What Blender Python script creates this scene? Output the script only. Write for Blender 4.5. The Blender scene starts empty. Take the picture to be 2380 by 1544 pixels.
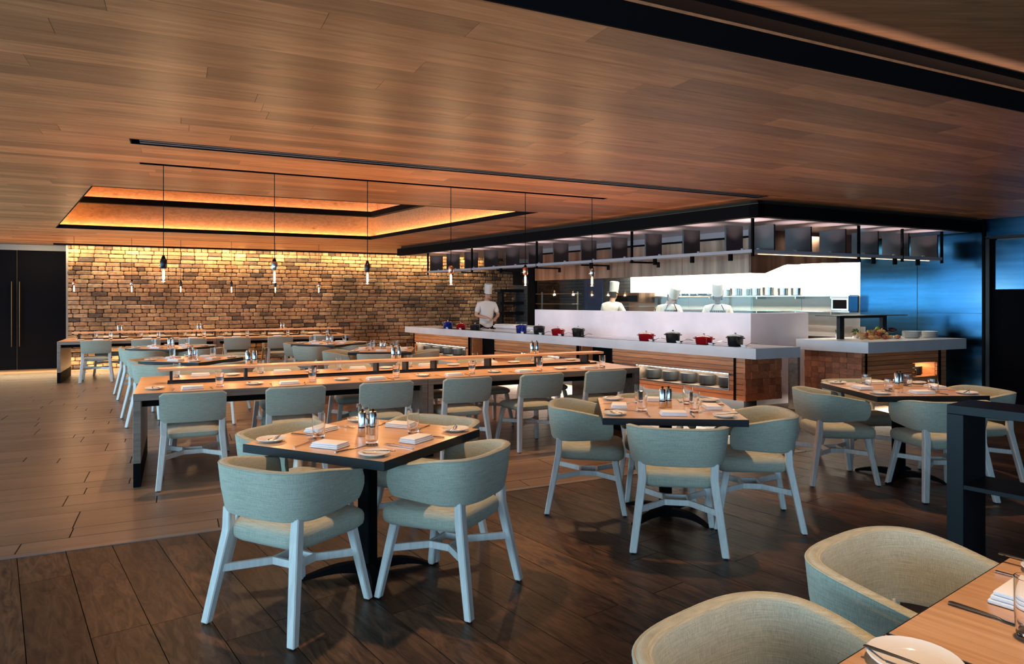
import bpy, bmesh, math, random
from mathutils import Vector, Matrix
random.seed(7)
C = bpy.context.scene.collection
sc = bpy.context.scene
R = math.radians
pi = math.pi

# ------------------------------------------------------------ plan of the room
# Camera over the origin at eye height 1.5 m, looking along +Y.
# The room runs on axes u (along the long tables) and v (towards the brick wall).
# The show kitchen is turned about 11 degrees: b runs along its counters, N into it.
CU, SU = 0.8996, 0.4368
def UV(u, v): return (u*CU - v*SU, u*SU + v*CU)
def toUV(x, y): return (x*CU + y*SU, -x*SU + y*CU)
KB, KN_ = (0.6018, -0.7986), (0.7986, 0.6018)
def BN(b, n): return (b*KB[0] + n*KN_[0], b*KB[1] + n*KN_[1])
def toBN(x, y): return (x*KB[0] + y*KB[1], x*KN_[0] + y*KN_[1])
AU = math.atan2(SU, CU)            # heading of u
AK = math.atan2(KB[1], KB[0])      # heading of b (-53 deg)
def col_v(px, V):                  # where the sight line of a photo column meets a plane v = V
    s = (px-1190)/1600; d = V/(CU - SU*s); return (s*d, d)
def col_n(px, N):
    s = (px-1190)/1600; d = N/(KN_[1] + KN_[0]*s); return (s*d, d)
HC = 2.70                          # ceiling height

# ------------------------------------------------------------ camera
cam = bpy.data.cameras.new('camera'); camo = bpy.data.objects.new('camera', cam); C.objects.link(camo)
camo.location = (0, 0, 1.5); camo.rotation_euler = (R(90), 0, 0)
cam.sensor_width = 36; cam.lens = 36*1600/2380; cam.shift_y = -74/2380; cam.clip_start = .05
sc.camera = camo

# ------------------------------------------------------------ world, exposure
w = bpy.data.worlds.new('dusk'); sc.world = w; w.use_nodes = True
w.node_tree.nodes['Background'].inputs[0].default_value = (.22, .42, .75, 1)
w.node_tree.nodes['Background'].inputs[1].default_value = .25
sc.view_settings.view_transform = 'Standard'; sc.view_settings.look = 'None'
sc.view_settings.gamma = 1; sc.view_settings.use_curve_mapping = False
sc.view_settings.exposure = .97
sc.cycles.use_denoising = True
sc.cycles.max_bounces = 7; sc.cycles.diffuse_bounces = 3; sc.cycles.glossy_bounces = 4
sc.cycles.transparent_max_bounces = 10; sc.cycles.transmission_bounces = 6
sc.cycles.sample_clamp_indirect = 4; sc.cycles.caustics_reflective = False; sc.cycles.caustics_refractive = False
sc.cycles.use_light_tree = True

WARM = (1, .62, .34); AMBER = (1, .47, .18); PINK = (1, .80, .76); COOL = (.45, .73, 1); NEUT = (1, .88, .70)
def area(name, loc, direction, sx, sy, power, col, spread=180, up=None):
    l = bpy.data.lights.new(name, 'AREA'); l.shape = 'RECTANGLE'; l.size = sx; l.size_y = sy
    l.energy = power; l.color = col; l.spread = R(spread)
    o = bpy.data.objects.new(name, l); C.objects.link(o); o.location = loc
    z = -Vector(direction).normalized()
    xa = Vector(up if up else (1, 0, 0)); xa = (xa - z*xa.dot(z)).normalized()
    ya = z.cross(xa)
    o.rotation_euler = Matrix((xa, ya, z)).transposed().to_euler()
    return o
def spot(name, loc, target, power, col, size=60, blend=.6, rad=.04):
    if 'table' in name: power *= 2.3
    l = bpy.data.lights.new(name, 'SPOT'); l.energy = power; l.color = col
    l.spot_size = R(size); l.spot_blend = blend; l.shadow_soft_size = rad
    o = bpy.data.objects.new(name, l); C.objects.link(o); o.location = loc
    o.rotation_euler = (Vector(target)-Vector(loc)).to_track_quat('-Z', 'Y').to_euler()
    return o
def point(name, loc, power, col, rad=.03):
    l = bpy.data.lights.new(name, 'POINT'); l.energy = power; l.color = col; l.shadow_soft_size = rad
    o = bpy.data.objects.new(name, l); C.objects.link(o); o.location = loc; return o

U3 = (CU, SU, 0); V3 = (-SU, CU, 0); B3 = (KB[0], KB[1], 0); N3 = (KN_[0], KN_[1], 0)
# dusk daylight through the window wall on the left
area('window_daylight', UV(-6.25, 6.5)+(1.38,), U3, 20, 2.05, 640, COOL, up=V3)
area('window_daylight_rear', UV(-1.0, -3.3)+(1.45,), V3, 10, 2.2, 100, COOL, up=U3)
# wall wash over the bricks and low light behind the far table
area('brick_wash', UV(2.2, 17.30)+(2.66,), (-SU*.35, CU*.35, -1), 10.6, .05, 95, (1, .70, .32), up=U3)
area('brick_floor_wash', UV(-1.2, 17.38)+(.04,), (0, 0, 1), 5.2, .05, 26, (1, .66, .28), up=U3)
area('floor_glow_fill', UV(-2.6, 17.32)+(.30,), (0, 0, -1), 7.0, .05, 45, (1, .74, .42), up=U3)  # unseen strip added to lay a warm glow on the floor
# coves
COVE1 = [(-4.41, 7.22), (-7.56, 11.40), (-2.79, 13.60), (.353, 9.41)]   # near-left, far-left, far-right, near-right
# ------------------------------------------------------------ mesh helpers
class MB:
    def __init__(s): s.bm = bmesh.new()
    def quad(s, pts):
        return s.bm.faces.new([s.bm.verts.new(p) for p in pts])
    def prism(s, poly, z0, z1):
        n = len(poly)
        a = [s.bm.verts.new((p[0], p[1], z0)) for p in poly]; b = [s.bm.verts.new((p[0], p[1], z1)) for p in poly]
        ar = sum(poly[i][0]*poly[(i+1) % n][1]-poly[(i+1) % n][0]*poly[i][1] for i in range(n))
        if ar < 0: a.reverse(); b.reverse()
        s.bm.faces.new(a[::-1]); s.bm.faces.new(b)
        for i in range(n): s.bm.faces.new((a[i], a[(i+1) % n], b[(i+1) % n], b[i]))
        return s
    def box(s, x0, x1, y0, y1, z0, z1, bev=0, seg=1):
        t = MB() if bev else s
        t.prism([(x0, y0), (x1, y0), (x1, y1), (x0, y1)], z0, z1)
        if bev:
            bmesh.ops.bevel(t.bm, geom=t.bm.edges[:]+t.bm.verts[:], offset=bev, segments=seg, affect='EDGES', profile=.5)
            s.merge(t)
        return s
    def merge(s, t, mtx=None):
        me = bpy.data.meshes.new('tmp'); 
        if mtx is not None: bmesh.ops.transform(t.bm, matrix=mtx, verts=t.bm.verts)
        t.bm.to_mesh(me); s.bm.from_mesh(me); bpy.data.meshes.remove(me); t.bm.free(); return s
    def bar(s, p, q, wx, wy, bev=0, up=(0, 0, 1), w2=None):
        p = Vector(p); q = Vector(q); z = (q-p).normalized(); x = Vector(up).cross(z)
        if x.length < 1e-4: x = Vector((1, 0, 0))
        x.normalize(); y = z.cross(x)
        w2 = w2 or (wx, wy)
        t = MB()
        a = [t.bm.verts.new(p + x*wx*i/2 + y*wy*j/2) for i, j in ((-1, -1), (1, -1), (1, 1), (-1, 1))]
        b = [t.bm.verts.new(q + x*w2[0]*i/2 + y*w2[1]*j/2) for i, j in ((-1, -1), (1, -1), (1, 1), (-1, 1))]
        t.bm.faces.new(a[::-1]); t.bm.faces.new(b)
        for i in range(4): t.bm.faces.new((a[i], a[(i+1) % 4], b[(i+1) % 4], b[i]))
        if bev: bmesh.ops.bevel(t.bm, geom=t.bm.edges[:]+t.bm.verts[:], offset=bev, segments=1, affect='EDGES')
        return s.merge(t)
    def lathe(s, prof, n=20, cx=0, cy=0, cap=True, sx=1, sy=1):
        rings = []
        for r, z in prof:
            rings.append([s.bm.verts.new((cx+sx*r*math.cos(2*pi*i/n), cy+sy*r*math.sin(2*pi*i/n), z)) for i in range(n)])
        for a, b in zip(rings, rings[1:]):
            for i in range(n): s.bm.faces.new((a[i], a[(i+1) % n], b[(i+1) % n], b[i]))
        if cap:
            s.bm.faces.new(rings[0][::-1]); s.bm.faces.new(rings[-1])
        return s
    def loops(s, rings, cap=True, closed=True):
        vr = [[s.bm.verts.new(p) for p in r] for r in rings]
        n = len(vr[0])
        for a, b in zip(vr, vr[1:]):
            for i in range(n if closed else n-1): s.bm.faces.new((a[i], a[(i+1) % n], b[(i+1) % n], b[i]))
        if cap: s.bm.faces.new(vr[0][::-1]); s.bm.faces.new(vr[-1])
        return s
    def tube(s, pts, r, n=8):
        pts = [Vector(p) for p in pts]; rings = []
        for i, p in enumerate(pts):
            d = (pts[min(i+1, len(pts)-1)] - pts[max(i-1, 0)]).normalized()
            x = d.cross(Vector((0, 0, 1)));
            if x.length < 1e-3: x = Vector((1, 0, 0))
            x.normalize(); y = x.cross(d)
            rr = r[i] if isinstance(r, (list, tuple)) else r
            rings.append([p + x*rr*math.cos(2*pi*k/n) + y*rr*math.sin(2*pi*k/n) for k in range(n)])
        return s.loops(rings)
    def mesh(s, name, smooth=False):
        bmesh.ops.recalc_face_normals(s.bm, faces=s.bm.faces)
        me = bpy.data.meshes.new(name); s.bm.to_mesh(me); s.bm.free()
        if smooth:
            for p in me.polygons: p.use_smooth = True
        return me
    def build(s, name, m, parent=None, smooth=False, loc=None, rot=None, label=None):
        me = s.mesh(name, smooth); me.materials.append(m)
        o = bpy.data.objects.new(name, me); C.objects.link(o)
        if parent is not None: o.parent = parent
        if loc is not None: o.location = loc
        if rot is not None: o.rotation_euler = (0, 0, rot)
        if label: o['label'] = label
        if smooth == 'auto':
            try: me.set_sharp_from_angle(angle=R(38))
            except Exception: pass
        return o
def thing(name, label, cat, loc=(0, 0, 0), rot=0, group=None):
    o = bpy.data.objects.new(name, None); C.objects.link(o); o.empty_display_size = .05
    o.location = loc; o.rotation_euler = (0, 0, rot); o['label'] = label; o['category'] = cat
    if group: o['group'] = group
    return o
def tag(o, label, cat, group=None):
    o['label'] = label; o['category'] = cat
    if group: o['group'] = group
    return o
def struct(o): o['kind'] = 'structure'; return o
def dup(root, loc, rot, label=None, group=None):
    r = root.copy(); C.objects.link(r); r.location = loc; r.rotation_euler = (0, 0, rot)
    if label: r['label'] = label
    if group: r['group'] = group
    for ch in list(root.children):
        c = ch.copy(); C.objects.link(c); c.parent = r
        for g in list(ch.children):
            d = g.copy(); C.objects.link(d); d.parent = c
    return r
class Proto:
    def __init__(s, make): s.make = make; s.first = None
    def put(s, loc, rot, label, group=None):
        if s.first is None:
            s.first = s.make(); o = s.first; o.location = loc; o.rotation_euler = (0, 0, rot)
            o['label'] = label
            if group: o['group'] = group
            return o
        return dup(s.first, loc, rot, label, group)

# ------------------------------------------------------------ materials
def newmat(name):
    m = bpy.data.materials.new(name); m.use_nodes = True
    nt = m.node_tree; return m, nt, nt.nodes['Principled BSDF']
def N(nt, t, **k):
    n = nt.nodes.new(t)
    for a, v in k.items(): setattr(n, a, v)
    return n
def rnd_node(nt):
    oi = N(nt, 'ShaderNodeObjectInfo'); ge = N(nt, 'ShaderNodeNewGeometry')
    ad = N(nt, 'ShaderNodeMath', operation='ADD'); nt.links.new(oi.outputs['Random'], ad.inputs[0]); nt.links.new(ge.outputs['Random Per Island'], ad.inputs[1])
    fr = N(nt, 'ShaderNodeMath', operation='FRACT'); nt.links.new(ad.outputs[0], fr.inputs[0]); return fr.outputs[0]
def plain(name, col, rough=.5, metal=0, bump=0, bscale=60, var=0, vscale=6, coat=0, spec=.5):
    m, nt, b = newmat(name)
    b.inputs['Base Color'].default_value = (*col, 1); b.inputs['Roughness'].default_value = rough
    b.inputs['Metallic'].default_value = metal; b.inputs['Coat Weight'].default_value = coat
    b.inputs['Specular IOR Level'].default_value = spec
    tc = N(nt, 'ShaderNodeTexCoord')
    no = N(nt, 'ShaderNodeTexNoise'); no.inputs['Scale'].default_value = vscale; no.inputs['Detail'].default_value = 5
    nt.links.new(tc.outputs['Object'], no.inputs['Vector'])
    if var:
        rp = N(nt, 'ShaderNodeValToRGB')
        rp.color_ramp.elements[0].color = (*[c*(1-var) for c in col], 1); rp.color_ramp.elements[1].color = (*[min(1, c*(1+var)) for c in col], 1)
        rp.color_ramp.elements[0].position = .3; rp.color_ramp.elements[1].position = .7
        nt.links.new(no.outputs['Fac'], rp.inputs['Fac']); nt.links.new(rp.outputs['Color'], b.inputs['Base Color'])
    if bump:
        n2 = N(nt, 'ShaderNodeTexNoise'); n2.inputs['Scale'].default_value = bscale
        nt.links.new(tc.outputs['Object'], n2.inputs['Vector'])
        bp = N(nt, 'ShaderNodeBump'); bp.inputs['Strength'].default_value = bump; bp.inputs['Distance'].default_value = .01
        nt.links.new(n2.outputs['Fac'], bp.inputs['Height']); nt.links.new(bp.outputs['Normal'], b.inputs['Normal'])
    return m
def wood(name, dark, light, vary=.3, rough=.45, coat=0, rotz=0, sc_=(1, 14, 14), scale=2.2, knots=0, spec=.5, bump=.15, dist=.7):
    m, nt, b = newmat(name)
    L = nt.links.new
    tc = N(nt, 'ShaderNodeTexCoord'); r = rnd_node(nt)
    mu = N(nt, 'ShaderNodeMath', operation='MULTIPLY'); L(r, mu.inputs[0]); mu.inputs[1].default_value = 37
    src = tc.outputs['Object']
    if rotz:
        vr = N(nt, 'ShaderNodeVectorRotate', rotation_type='Z_AXIS'); vr.inputs['Angle'].default_value = rotz; L(src, vr.inputs['Vector']); src = vr.outputs[0]
    va = N(nt, 'ShaderNodeVectorMath', operation='ADD'); L(src, va.inputs[0]); L(mu.outputs[0], va.inputs[1])
    mp = N(nt, 'ShaderNodeMapping'); mp.inputs['Scale'].default_value = sc_; L(va.outputs[0], mp.inputs['Vector'])
    no = N(nt, 'ShaderNodeTexNoise'); no.inputs['Scale'].default_value = scale; no.inputs['Detail'].default_value = 7; no.inputs['Distortion'].default_value = dist; no.inputs['Roughness'].default_value = .6
    L(mp.outputs[0], no.inputs['Vector'])
    rp = N(nt, 'ShaderNodeValToRGB'); rp.color_ramp.elements[0].color = (*dark, 1); rp.color_ramp.elements[1].color = (*light, 1)
    rp.color_ramp.elements[0].position = .32; rp.color_ramp.elements[1].position = .66
    L(no.outputs['Fac'], rp.inputs['Fac'])
    out = rp.outputs['Color']
    if knots:
        mk = N(nt, 'ShaderNodeMapping'); mk.inputs['Scale'].default_value = (1, 3.2, 3.2); L(va.outputs[0], mk.inputs['Vector'])
        vo = N(nt, 'ShaderNodeTexVoronoi'); vo.inputs['Scale'].default_value = 1.5; L(mk.outputs[0], vo.inputs['Vector'])
        kr = N(nt, 'ShaderNodeValToRGB'); kr.color_ramp.elements[0].position = .03; kr.color_ramp.elements[1].position = .14
        kr.color_ramp.elements[0].color = (1-knots,)*3+(1,); kr.color_ramp.elements[1].color = (1, 1, 1, 1)
        L(vo.outputs['Distance'], kr.inputs['Fac'])
        mx = N(nt, 'ShaderNodeMix', data_type='RGBA', blend_type='MULTIPLY'); mx.inputs[0].default_value = 1
        L(out, mx.inputs[6]); L(kr.outputs['Color'], mx.inputs[7]); out = mx.outputs[2]
    if vary:
        mr = N(nt, 'ShaderNodeMapRange'); mr.inputs[3].default_value = 1-vary; mr.inputs[4].default_value = 1+vary*.6; L(r, mr.inputs[0])
        hs = N(nt, 'ShaderNodeHueSaturation'); L(out, hs.inputs['Color']); L(mr.outputs[0], hs.inputs['Value']); out = hs.outputs[0]
    L(out, b.inputs['Base Color'])
    b.inputs['Roughness'].default_value = rough; b.inputs['Coat Weight'].default_value = coat; b.inputs['Specular IOR Level'].default_value = spec
    if coat: b.inputs['Coat Roughness'].default_value = .22
    if bump:
        bp = N(nt, 'ShaderNodeBump'); bp.inputs['Strength'].default_value = bump; bp.inputs['Distance'].default_value = .004
        L(no.outputs['Fac'], bp.inputs['Height']); L(bp.outputs['Normal'], b.inputs['Normal'])
    return m
def fabric(name, c1, c2):
    m, nt, b = newmat(name); L = nt.links.new
    tc = N(nt, 'ShaderNodeTexCoord'); outs = []
    for s in ((520, 520, 16), (16, 16, 560)):
        mp = N(nt, 'ShaderNodeMapping'); mp.inputs['Scale'].default_value = s; L(tc.outputs['Object'], mp.inputs['Vector'])
        no = N(nt, 'ShaderNodeTexNoise'); no.inputs['Scale'].default_value = 1; no.inputs['Detail'].default_value = 2; L(mp.outputs[0], no.inputs['Vector']); outs.append(no.outputs['Fac'])
    ad = N(nt, 'ShaderNodeMath', operation='ADD'); L(outs[0], ad.inputs[0]); L(outs[1], ad.inputs[1])
    rp = N(nt, 'ShaderNodeValToRGB'); rp.color_ramp.elements[0].position = .30; rp.color_ramp.elements[1].position = .66
    hf = N(nt, 'ShaderNodeMath', operation='MULTIPLY'); hf.inputs[1].default_value = .5; L(ad.outputs[0], hf.inputs[0])
    rp.color_ramp.elements[0].color = (*c1, 1); rp.color_ramp.elements[1].color = (*c2, 1); L(hf.outputs[0], rp.inputs['Fac'])
    L(rp.outputs['Color'], b.inputs['Base Color']); b.inputs['Roughness'].default_value = .9; b.inputs['Specular IOR Level'].default_value = .15
    b.inputs['Sheen Weight'].default_value = .15
    bp = N(nt, 'ShaderNodeBump'); bp.inputs['Strength'].default_value = .25; bp.inputs['Distance'].default_value = .002; L(hf.outputs[0], bp.inputs['Height']); L(bp.outputs['Normal'], b.inputs['Normal'])
    return m
def emit(name, col, s):
    m, nt, b = newmat(name); b.inputs['Emission Color'].default_value = (*col, 1); b.inputs['Emission Strength'].default_value = s
    b.inputs['Base Color'].default_value = (*col, 1); return m
def brick_mat(name):
    m, nt, b = newmat(name); L = nt.links.new
    r = rnd_node(nt)
    rp = N(nt, 'ShaderNodeValToRGB'); e = rp.color_ramp.elements
    e[0].position = 0; e[0].color = (.16, .085, .048, 1); e[1].position = 1; e[1].color = (.50, .34, .20, 1)
    for p, c in ((.10, (.09, .06, .05)), (.16, (.30, .17, .10)), (.45, (.36, .22, .125)), (.7, (.30, .15, .085))):
        q = e.new(p); q.color = (*c, 1)
    L(r, rp.inputs['Fac'])
    ge = N(nt, 'ShaderNodeNewGeometry')
    def nz(s, d=6):
        no = N(nt, 'ShaderNodeTexNoise'); no.inputs['Scale'].default_value = s; no.inputs['Detail'].default_value = d; L(ge.outputs['Position'], no.inputs['Vector']); return no.outputs['Fac']
    n1 = nz(1.1); n2 = nz(16)
    mr = N(nt, 'ShaderNodeMapRange'); mr.inputs[1].default_value = .35; mr.inputs[2].default_value = .62; mr.inputs[3].default_value = .45; mr.inputs[4].default_value = 1.15; L(n1, mr.inputs[0])
    mr2 = N(nt, 'ShaderNodeMapRange'); mr2.inputs[1].default_value = .3; mr2.inputs[2].default_value = .7; mr2.inputs[3].default_value = .6; mr2.inputs[4].default_value = 1.25; L(n2, mr2.inputs[0])
    mm = N(nt, 'ShaderNodeMath', operation='MULTIPLY'); L(mr.outputs[0], mm.inputs[0]); L(mr2.outputs[0], mm.inputs[1])
    hs = N(nt, 'ShaderNodeHueSaturation'); L(rp.outputs['Color'], hs.inputs['Color']); L(mm.outputs[0], hs.inputs['Value'])
    L(hs.outputs[0], b.inputs['Base Color']); b.inputs['Roughness'].default_value = .85
    bp = N(nt, 'ShaderNodeBump'); bp.inputs['Strength'].default_value = .6; bp.inputs['Distance'].default_value = .01; L(n2, bp.inputs['Height']); L(bp.outputs['Normal'], b.inputs['Normal'])
    return m
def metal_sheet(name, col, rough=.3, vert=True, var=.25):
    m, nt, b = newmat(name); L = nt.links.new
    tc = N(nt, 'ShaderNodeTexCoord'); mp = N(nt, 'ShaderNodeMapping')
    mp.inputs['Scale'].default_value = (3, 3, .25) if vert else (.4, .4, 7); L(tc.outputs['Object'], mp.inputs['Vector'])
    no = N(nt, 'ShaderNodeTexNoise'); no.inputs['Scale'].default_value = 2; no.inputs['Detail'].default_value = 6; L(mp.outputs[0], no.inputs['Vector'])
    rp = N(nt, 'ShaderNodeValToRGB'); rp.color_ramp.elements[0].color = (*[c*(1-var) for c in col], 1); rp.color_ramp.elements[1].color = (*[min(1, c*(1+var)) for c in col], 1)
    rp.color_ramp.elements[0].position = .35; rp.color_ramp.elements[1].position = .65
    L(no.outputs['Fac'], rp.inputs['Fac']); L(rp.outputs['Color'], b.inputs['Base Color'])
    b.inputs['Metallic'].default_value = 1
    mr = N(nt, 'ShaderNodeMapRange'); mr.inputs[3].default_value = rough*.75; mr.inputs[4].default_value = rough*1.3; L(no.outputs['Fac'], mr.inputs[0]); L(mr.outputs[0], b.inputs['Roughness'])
    return m
def glass(name, tint=(1, 1, 1), rough=0.0, thin=False):
    m, nt, b = newmat(name)
    if thin:
        L = nt.links.new
        tr = N(nt, 'ShaderNodeBsdfTransparent'); tr.inputs[0].default_value = (*tint, 1)
        gl = N(nt, 'ShaderNodeBsdfGlossy'); gl.inputs['Roughness'].default_value = .02
        lw = N(nt, 'ShaderNodeLayerWeight'); lw.inputs[0].default_value = .5
        pw = N(nt, 'ShaderNodeMath', operation='POWER'); L(lw.outputs['Facing'], pw.inputs[0]); pw.inputs[1].default_value = 4.5
        ma = N(nt, 'ShaderNodeMath', operation='MULTIPLY_ADD'); L(pw.outputs[0], ma.inputs[0]); ma.inputs[1].default_value = .55; ma.inputs[2].default_value = .018
        mx = N(nt, 'ShaderNodeMixShader'); L(ma.outputs[0], mx.inputs[0]); L(tr.outputs[0], mx.inputs[1]); L(gl.outputs[0], mx.inputs[2])
        L(mx.outputs[0], nt.nodes['Material Output'].inputs[0])
    else:
        b.inputs['Base Color'].default_value = (*tint, 1); b.inputs['Transmission Weight'].default_value = 1
        b.inputs['Roughness'].default_value = rough; b.inputs['IOR'].default_value = 1.45
    return m
M = dict(
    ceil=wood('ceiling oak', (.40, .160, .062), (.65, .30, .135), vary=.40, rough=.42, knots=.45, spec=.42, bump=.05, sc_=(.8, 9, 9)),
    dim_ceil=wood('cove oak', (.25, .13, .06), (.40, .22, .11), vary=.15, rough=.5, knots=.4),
    backing=plain('brown backing', (.20, .12, .07), .6),
    black=plain('matt black', (.005, .005, .006), .7, bump=.05, spec=.05),
    blackmetal=plain('black painted metal', (.009, .011, .014), .42, bump=.03, spec=.28),
    groove=plain('dark recess', (.012, .010, .008), .8),
    tile=wood('porcelain plank tile', (.205, .125, .076), (.275, .173, .108), vary=.12, rough=.36, sc_=(1, 6, 6), scale=1.2, spec=.4, bump=.03),
    grout=plain('dark grout', (.05, .035, .026), .8),
    plank=wood('dark stained floorboard', (.010, .005, .003), (.135, .066, .033), vary=.5, rough=.42, knots=.6, sc_=(1.3, 7, 7), scale=3.0, spec=.32, bump=.4, dist=1.6),
    strip=plain('grey metal threshold', (.30, .26, .24), .35, metal=.6, bump=.05),
    brick=brick_mat('old brick'), mortar=plain('dark mortar', (.08, .05, .033), .95, bump=.5, bscale=50),
    fabric=fabric('sage woven fabric', (.29, .295, .232), (.54, .545, .44)),
    white_wood=wood('whitewashed timber', (.64, .61, .57), (.80, .77, .73), vary=.06, rough=.5, sc_=(14, 14, 1), scale=3, bump=.2),
    top=wood('oak tabletop', (.48, .27, .145), (.68, .43, .26), vary=.06, rough=.32, sc_=(1, 16, 16), scale=2, spec=.45, bump=.08, coat=.25),
    grey_oak=wood('grey oak table frame', (.17, .125, .095), (.29, .225, .18), vary=.1, rough=.45, sc_=(1, 14, 14), scale=2),
    slat=wood('reddish timber slat', (.52, .225, .09), (.78, .40, .19), vary=.2, rough=.42, sc_=(1, 12, 12), rotz=-AK),
    slat_u=wood('timber slat along the island', (.52, .225, .09), (.78, .40, .19), vary=.2, rough=.42, sc_=(1, 12, 12), rotz=-AU),
    block=wood('timber end block', (.40, .12, .05), (.60, .22, .10), vary=.4, rough=.5, sc_=(1, 4, 4), scale=6),
    stone=plain('pale engineered stone', (.80, .81, .84), .22, var=.06, vscale=3, spec=.5),
    stone2=plain('white stone panel', (.78, .72, .75), .35, var=.08, vscale=2.5),
    steel=plain('polished steel', (.62, .62, .62), .16, metal=1),
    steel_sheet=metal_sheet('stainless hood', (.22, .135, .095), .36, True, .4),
    blued=metal_sheet('blued steel wall panel', (.022, .080, .155), .16, False, .14),
    copper=plain('brushed copper', (.75, .33, .20), .25, metal=1), gunmetal=plain('dark metal', (.03, .03, .035), .3, metal=.8),
    white=plain('white porcelain', (.78, .77, .75), .15, coat=.3), linen=plain('white linen', (.80, .80, .82), .85, bump=.2, bscale=300),
    card=plain('white card', (.82, .84, .88), .6),
    glass=glass('tumbler glass'), pane=glass('glass pane', (.93, .98, .96), thin=True), bulb=glass('bulb glass', (1, .93, .85), thin=True),
    red=plain('red enamel', (.33, .006, .012), .18, coat=.6), blue=plain('cobalt enamel', (.008, .022, .20), .18, coat=.6), iron=plain('black cast iron', (.014, .014, .015), .3, coat=.3),
    whitewall=plain('white kitchen wall tile', (.82, .80, .74), .35, var=.03),
    grey_panel=plain('grey bulkhead', (.20, .19, .19), .6), soffit=plain('satin grey soffit', (.36, .30, .31), .28, spec=.6),
    fin=plain('dark bronze fin', (.025, .022, .024), .35, metal=.2, spec=.6), rail_grey=plain('grey rail', (.36, .36, .40), .4),
    darkbrick=plain('dark kitchen tile', (.05, .05, .055), .3), bluetile=plain('blue kitchen tile', (.03, .05, .11), .25),
    skin=plain('skin light', (.50, .25, .17), .55), skin2=plain('skin dark', (.12, .05, .03), .5), jacket=plain('white jacket cloth', (.62, .57, .55), .85, bump=.2),
    apron=plain('dark striped apron', (.012, .008, .010), .9, spec=.1), hair=plain('dark hair', (.015, .01, .008), .7), eye=plain('dark eye', (.01, .008, .008), .3),
    lip=plain('lips', (.28, .08, .06), .5),
    filament=emit('glowing filament', (1, .62, .36), 9), led=emit('led strip', (1, .62, .25), 6), ledw=emit('white led strip', (1, .90, .74), 7), glow_under=emit('warm underside glow', (1, .6, .3), 2.2),
    leaf=plain('herb leaves', (.03, .12, .02), .6, var=.4), potato=plain('potato skin', (.50, .29, .12), .7, var=.25), orange=plain('orange squash skin', (.62, .24, .06), .55, var=.2),
    aub=plain('aubergine skin', (.03, .01, .02), .2), lime=plain('lime green pepper', (.45, .55, .03), .3), redveg=plain('dark red tomato skin', (.25, .02, .01), .3),
    bowl=plain('dark stoneware', (.03, .032, .035), .35, var=.2),
    door=plain('black door leaf', (.004, .004, .006), .7, spec=.02), brass=plain('aged brass', (.09, .055, .025), .35, metal=1),
    sky=emit('dusk', (.3, .5, .8), .3),
)

# ------------------------------------------------------------ polygon clipping in plan
def halfclip(poly, a, b, keep_left=True):
    out = []; n = len(poly)
    def sd(p): 
        s = (b[0]-a[0])*(p[1]-a[1]) - (b[1]-a[1])*(p[0]-a[0]); return s if keep_left else -s
    for i in range(n):
        p, q = poly[i], poly[(i+1) % n]; sp, sq = sd(p), sd(q)
        if sp >= 0: out.append(p)
        if (sp > 1e-9 and sq < -1e-9) or (sp < -1e-9 and sq > 1e-9):
            t = sp/(sp-sq); out.append((p[0]+t*(q[0]-p[0]), p[1]+t*(q[1]-p[1])))
    return out
def parea(p): return sum(p[i][0]*p[(i+1) % len(p)][1]-p[(i+1) % len(p)][0]*p[i][1] for i in range(len(p)))/2
def subtract(poly, hole):
    if parea(hole) < 0: hole = hole[::-1]
    it_ = poly
    for i in range(len(hole)):
        it_ = halfclip(it_, hole[i], hole[(i+1) % len(hole)], True)
        if len(it_) < 3: return [poly]
    if abs(parea(it_)) < 1e-5: return [poly]
    pieces = []; cur = poly
    for i in range(len(hole)):
        a, b = hole[i], hole[(i+1) % len(hole)]
        o = halfclip(cur, a, b, False)
        if len(o) > 2 and abs(parea(o)) > 1e-4: pieces.append(o)
        cur = halfclip(cur, a, b, True)
        if len(cur) < 3: break
    return pieces
def cut(polys, holes):
    for h in holes:
        nx = []
        for p in polys: nx += subtract(p, h)
        polys = nx
    return polys
def in_view(x, y, z, mg=120):
    if y < .35: return False
    px = 1190+1600*x/y; py = 698-1600*(z-1.5)/y
    return -mg < px < 2380+mg and -mg < py < 1544+mg
def screen(poly, z):
    pts = [(1190+1600*x/max(y, .35), 698-1600*(z-1.5)/max(y, .35)) for x, y in poly]
    return abs(parea(pts))
def poly_in_view(poly, z, mg=700):
    if any(in_view(x, y, z, mg) for x, y in poly): return True
    n = len(poly)
    for i in range(n):
        a, b = poly[i], poly[(i+1) % n]
        for k in range(1, 8):
            t = k/8
            if in_view(a[0]+(b[0]-a[0])*t, a[1]+(b[1]-a[1])*t, z, 0): return True
    return False
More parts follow.
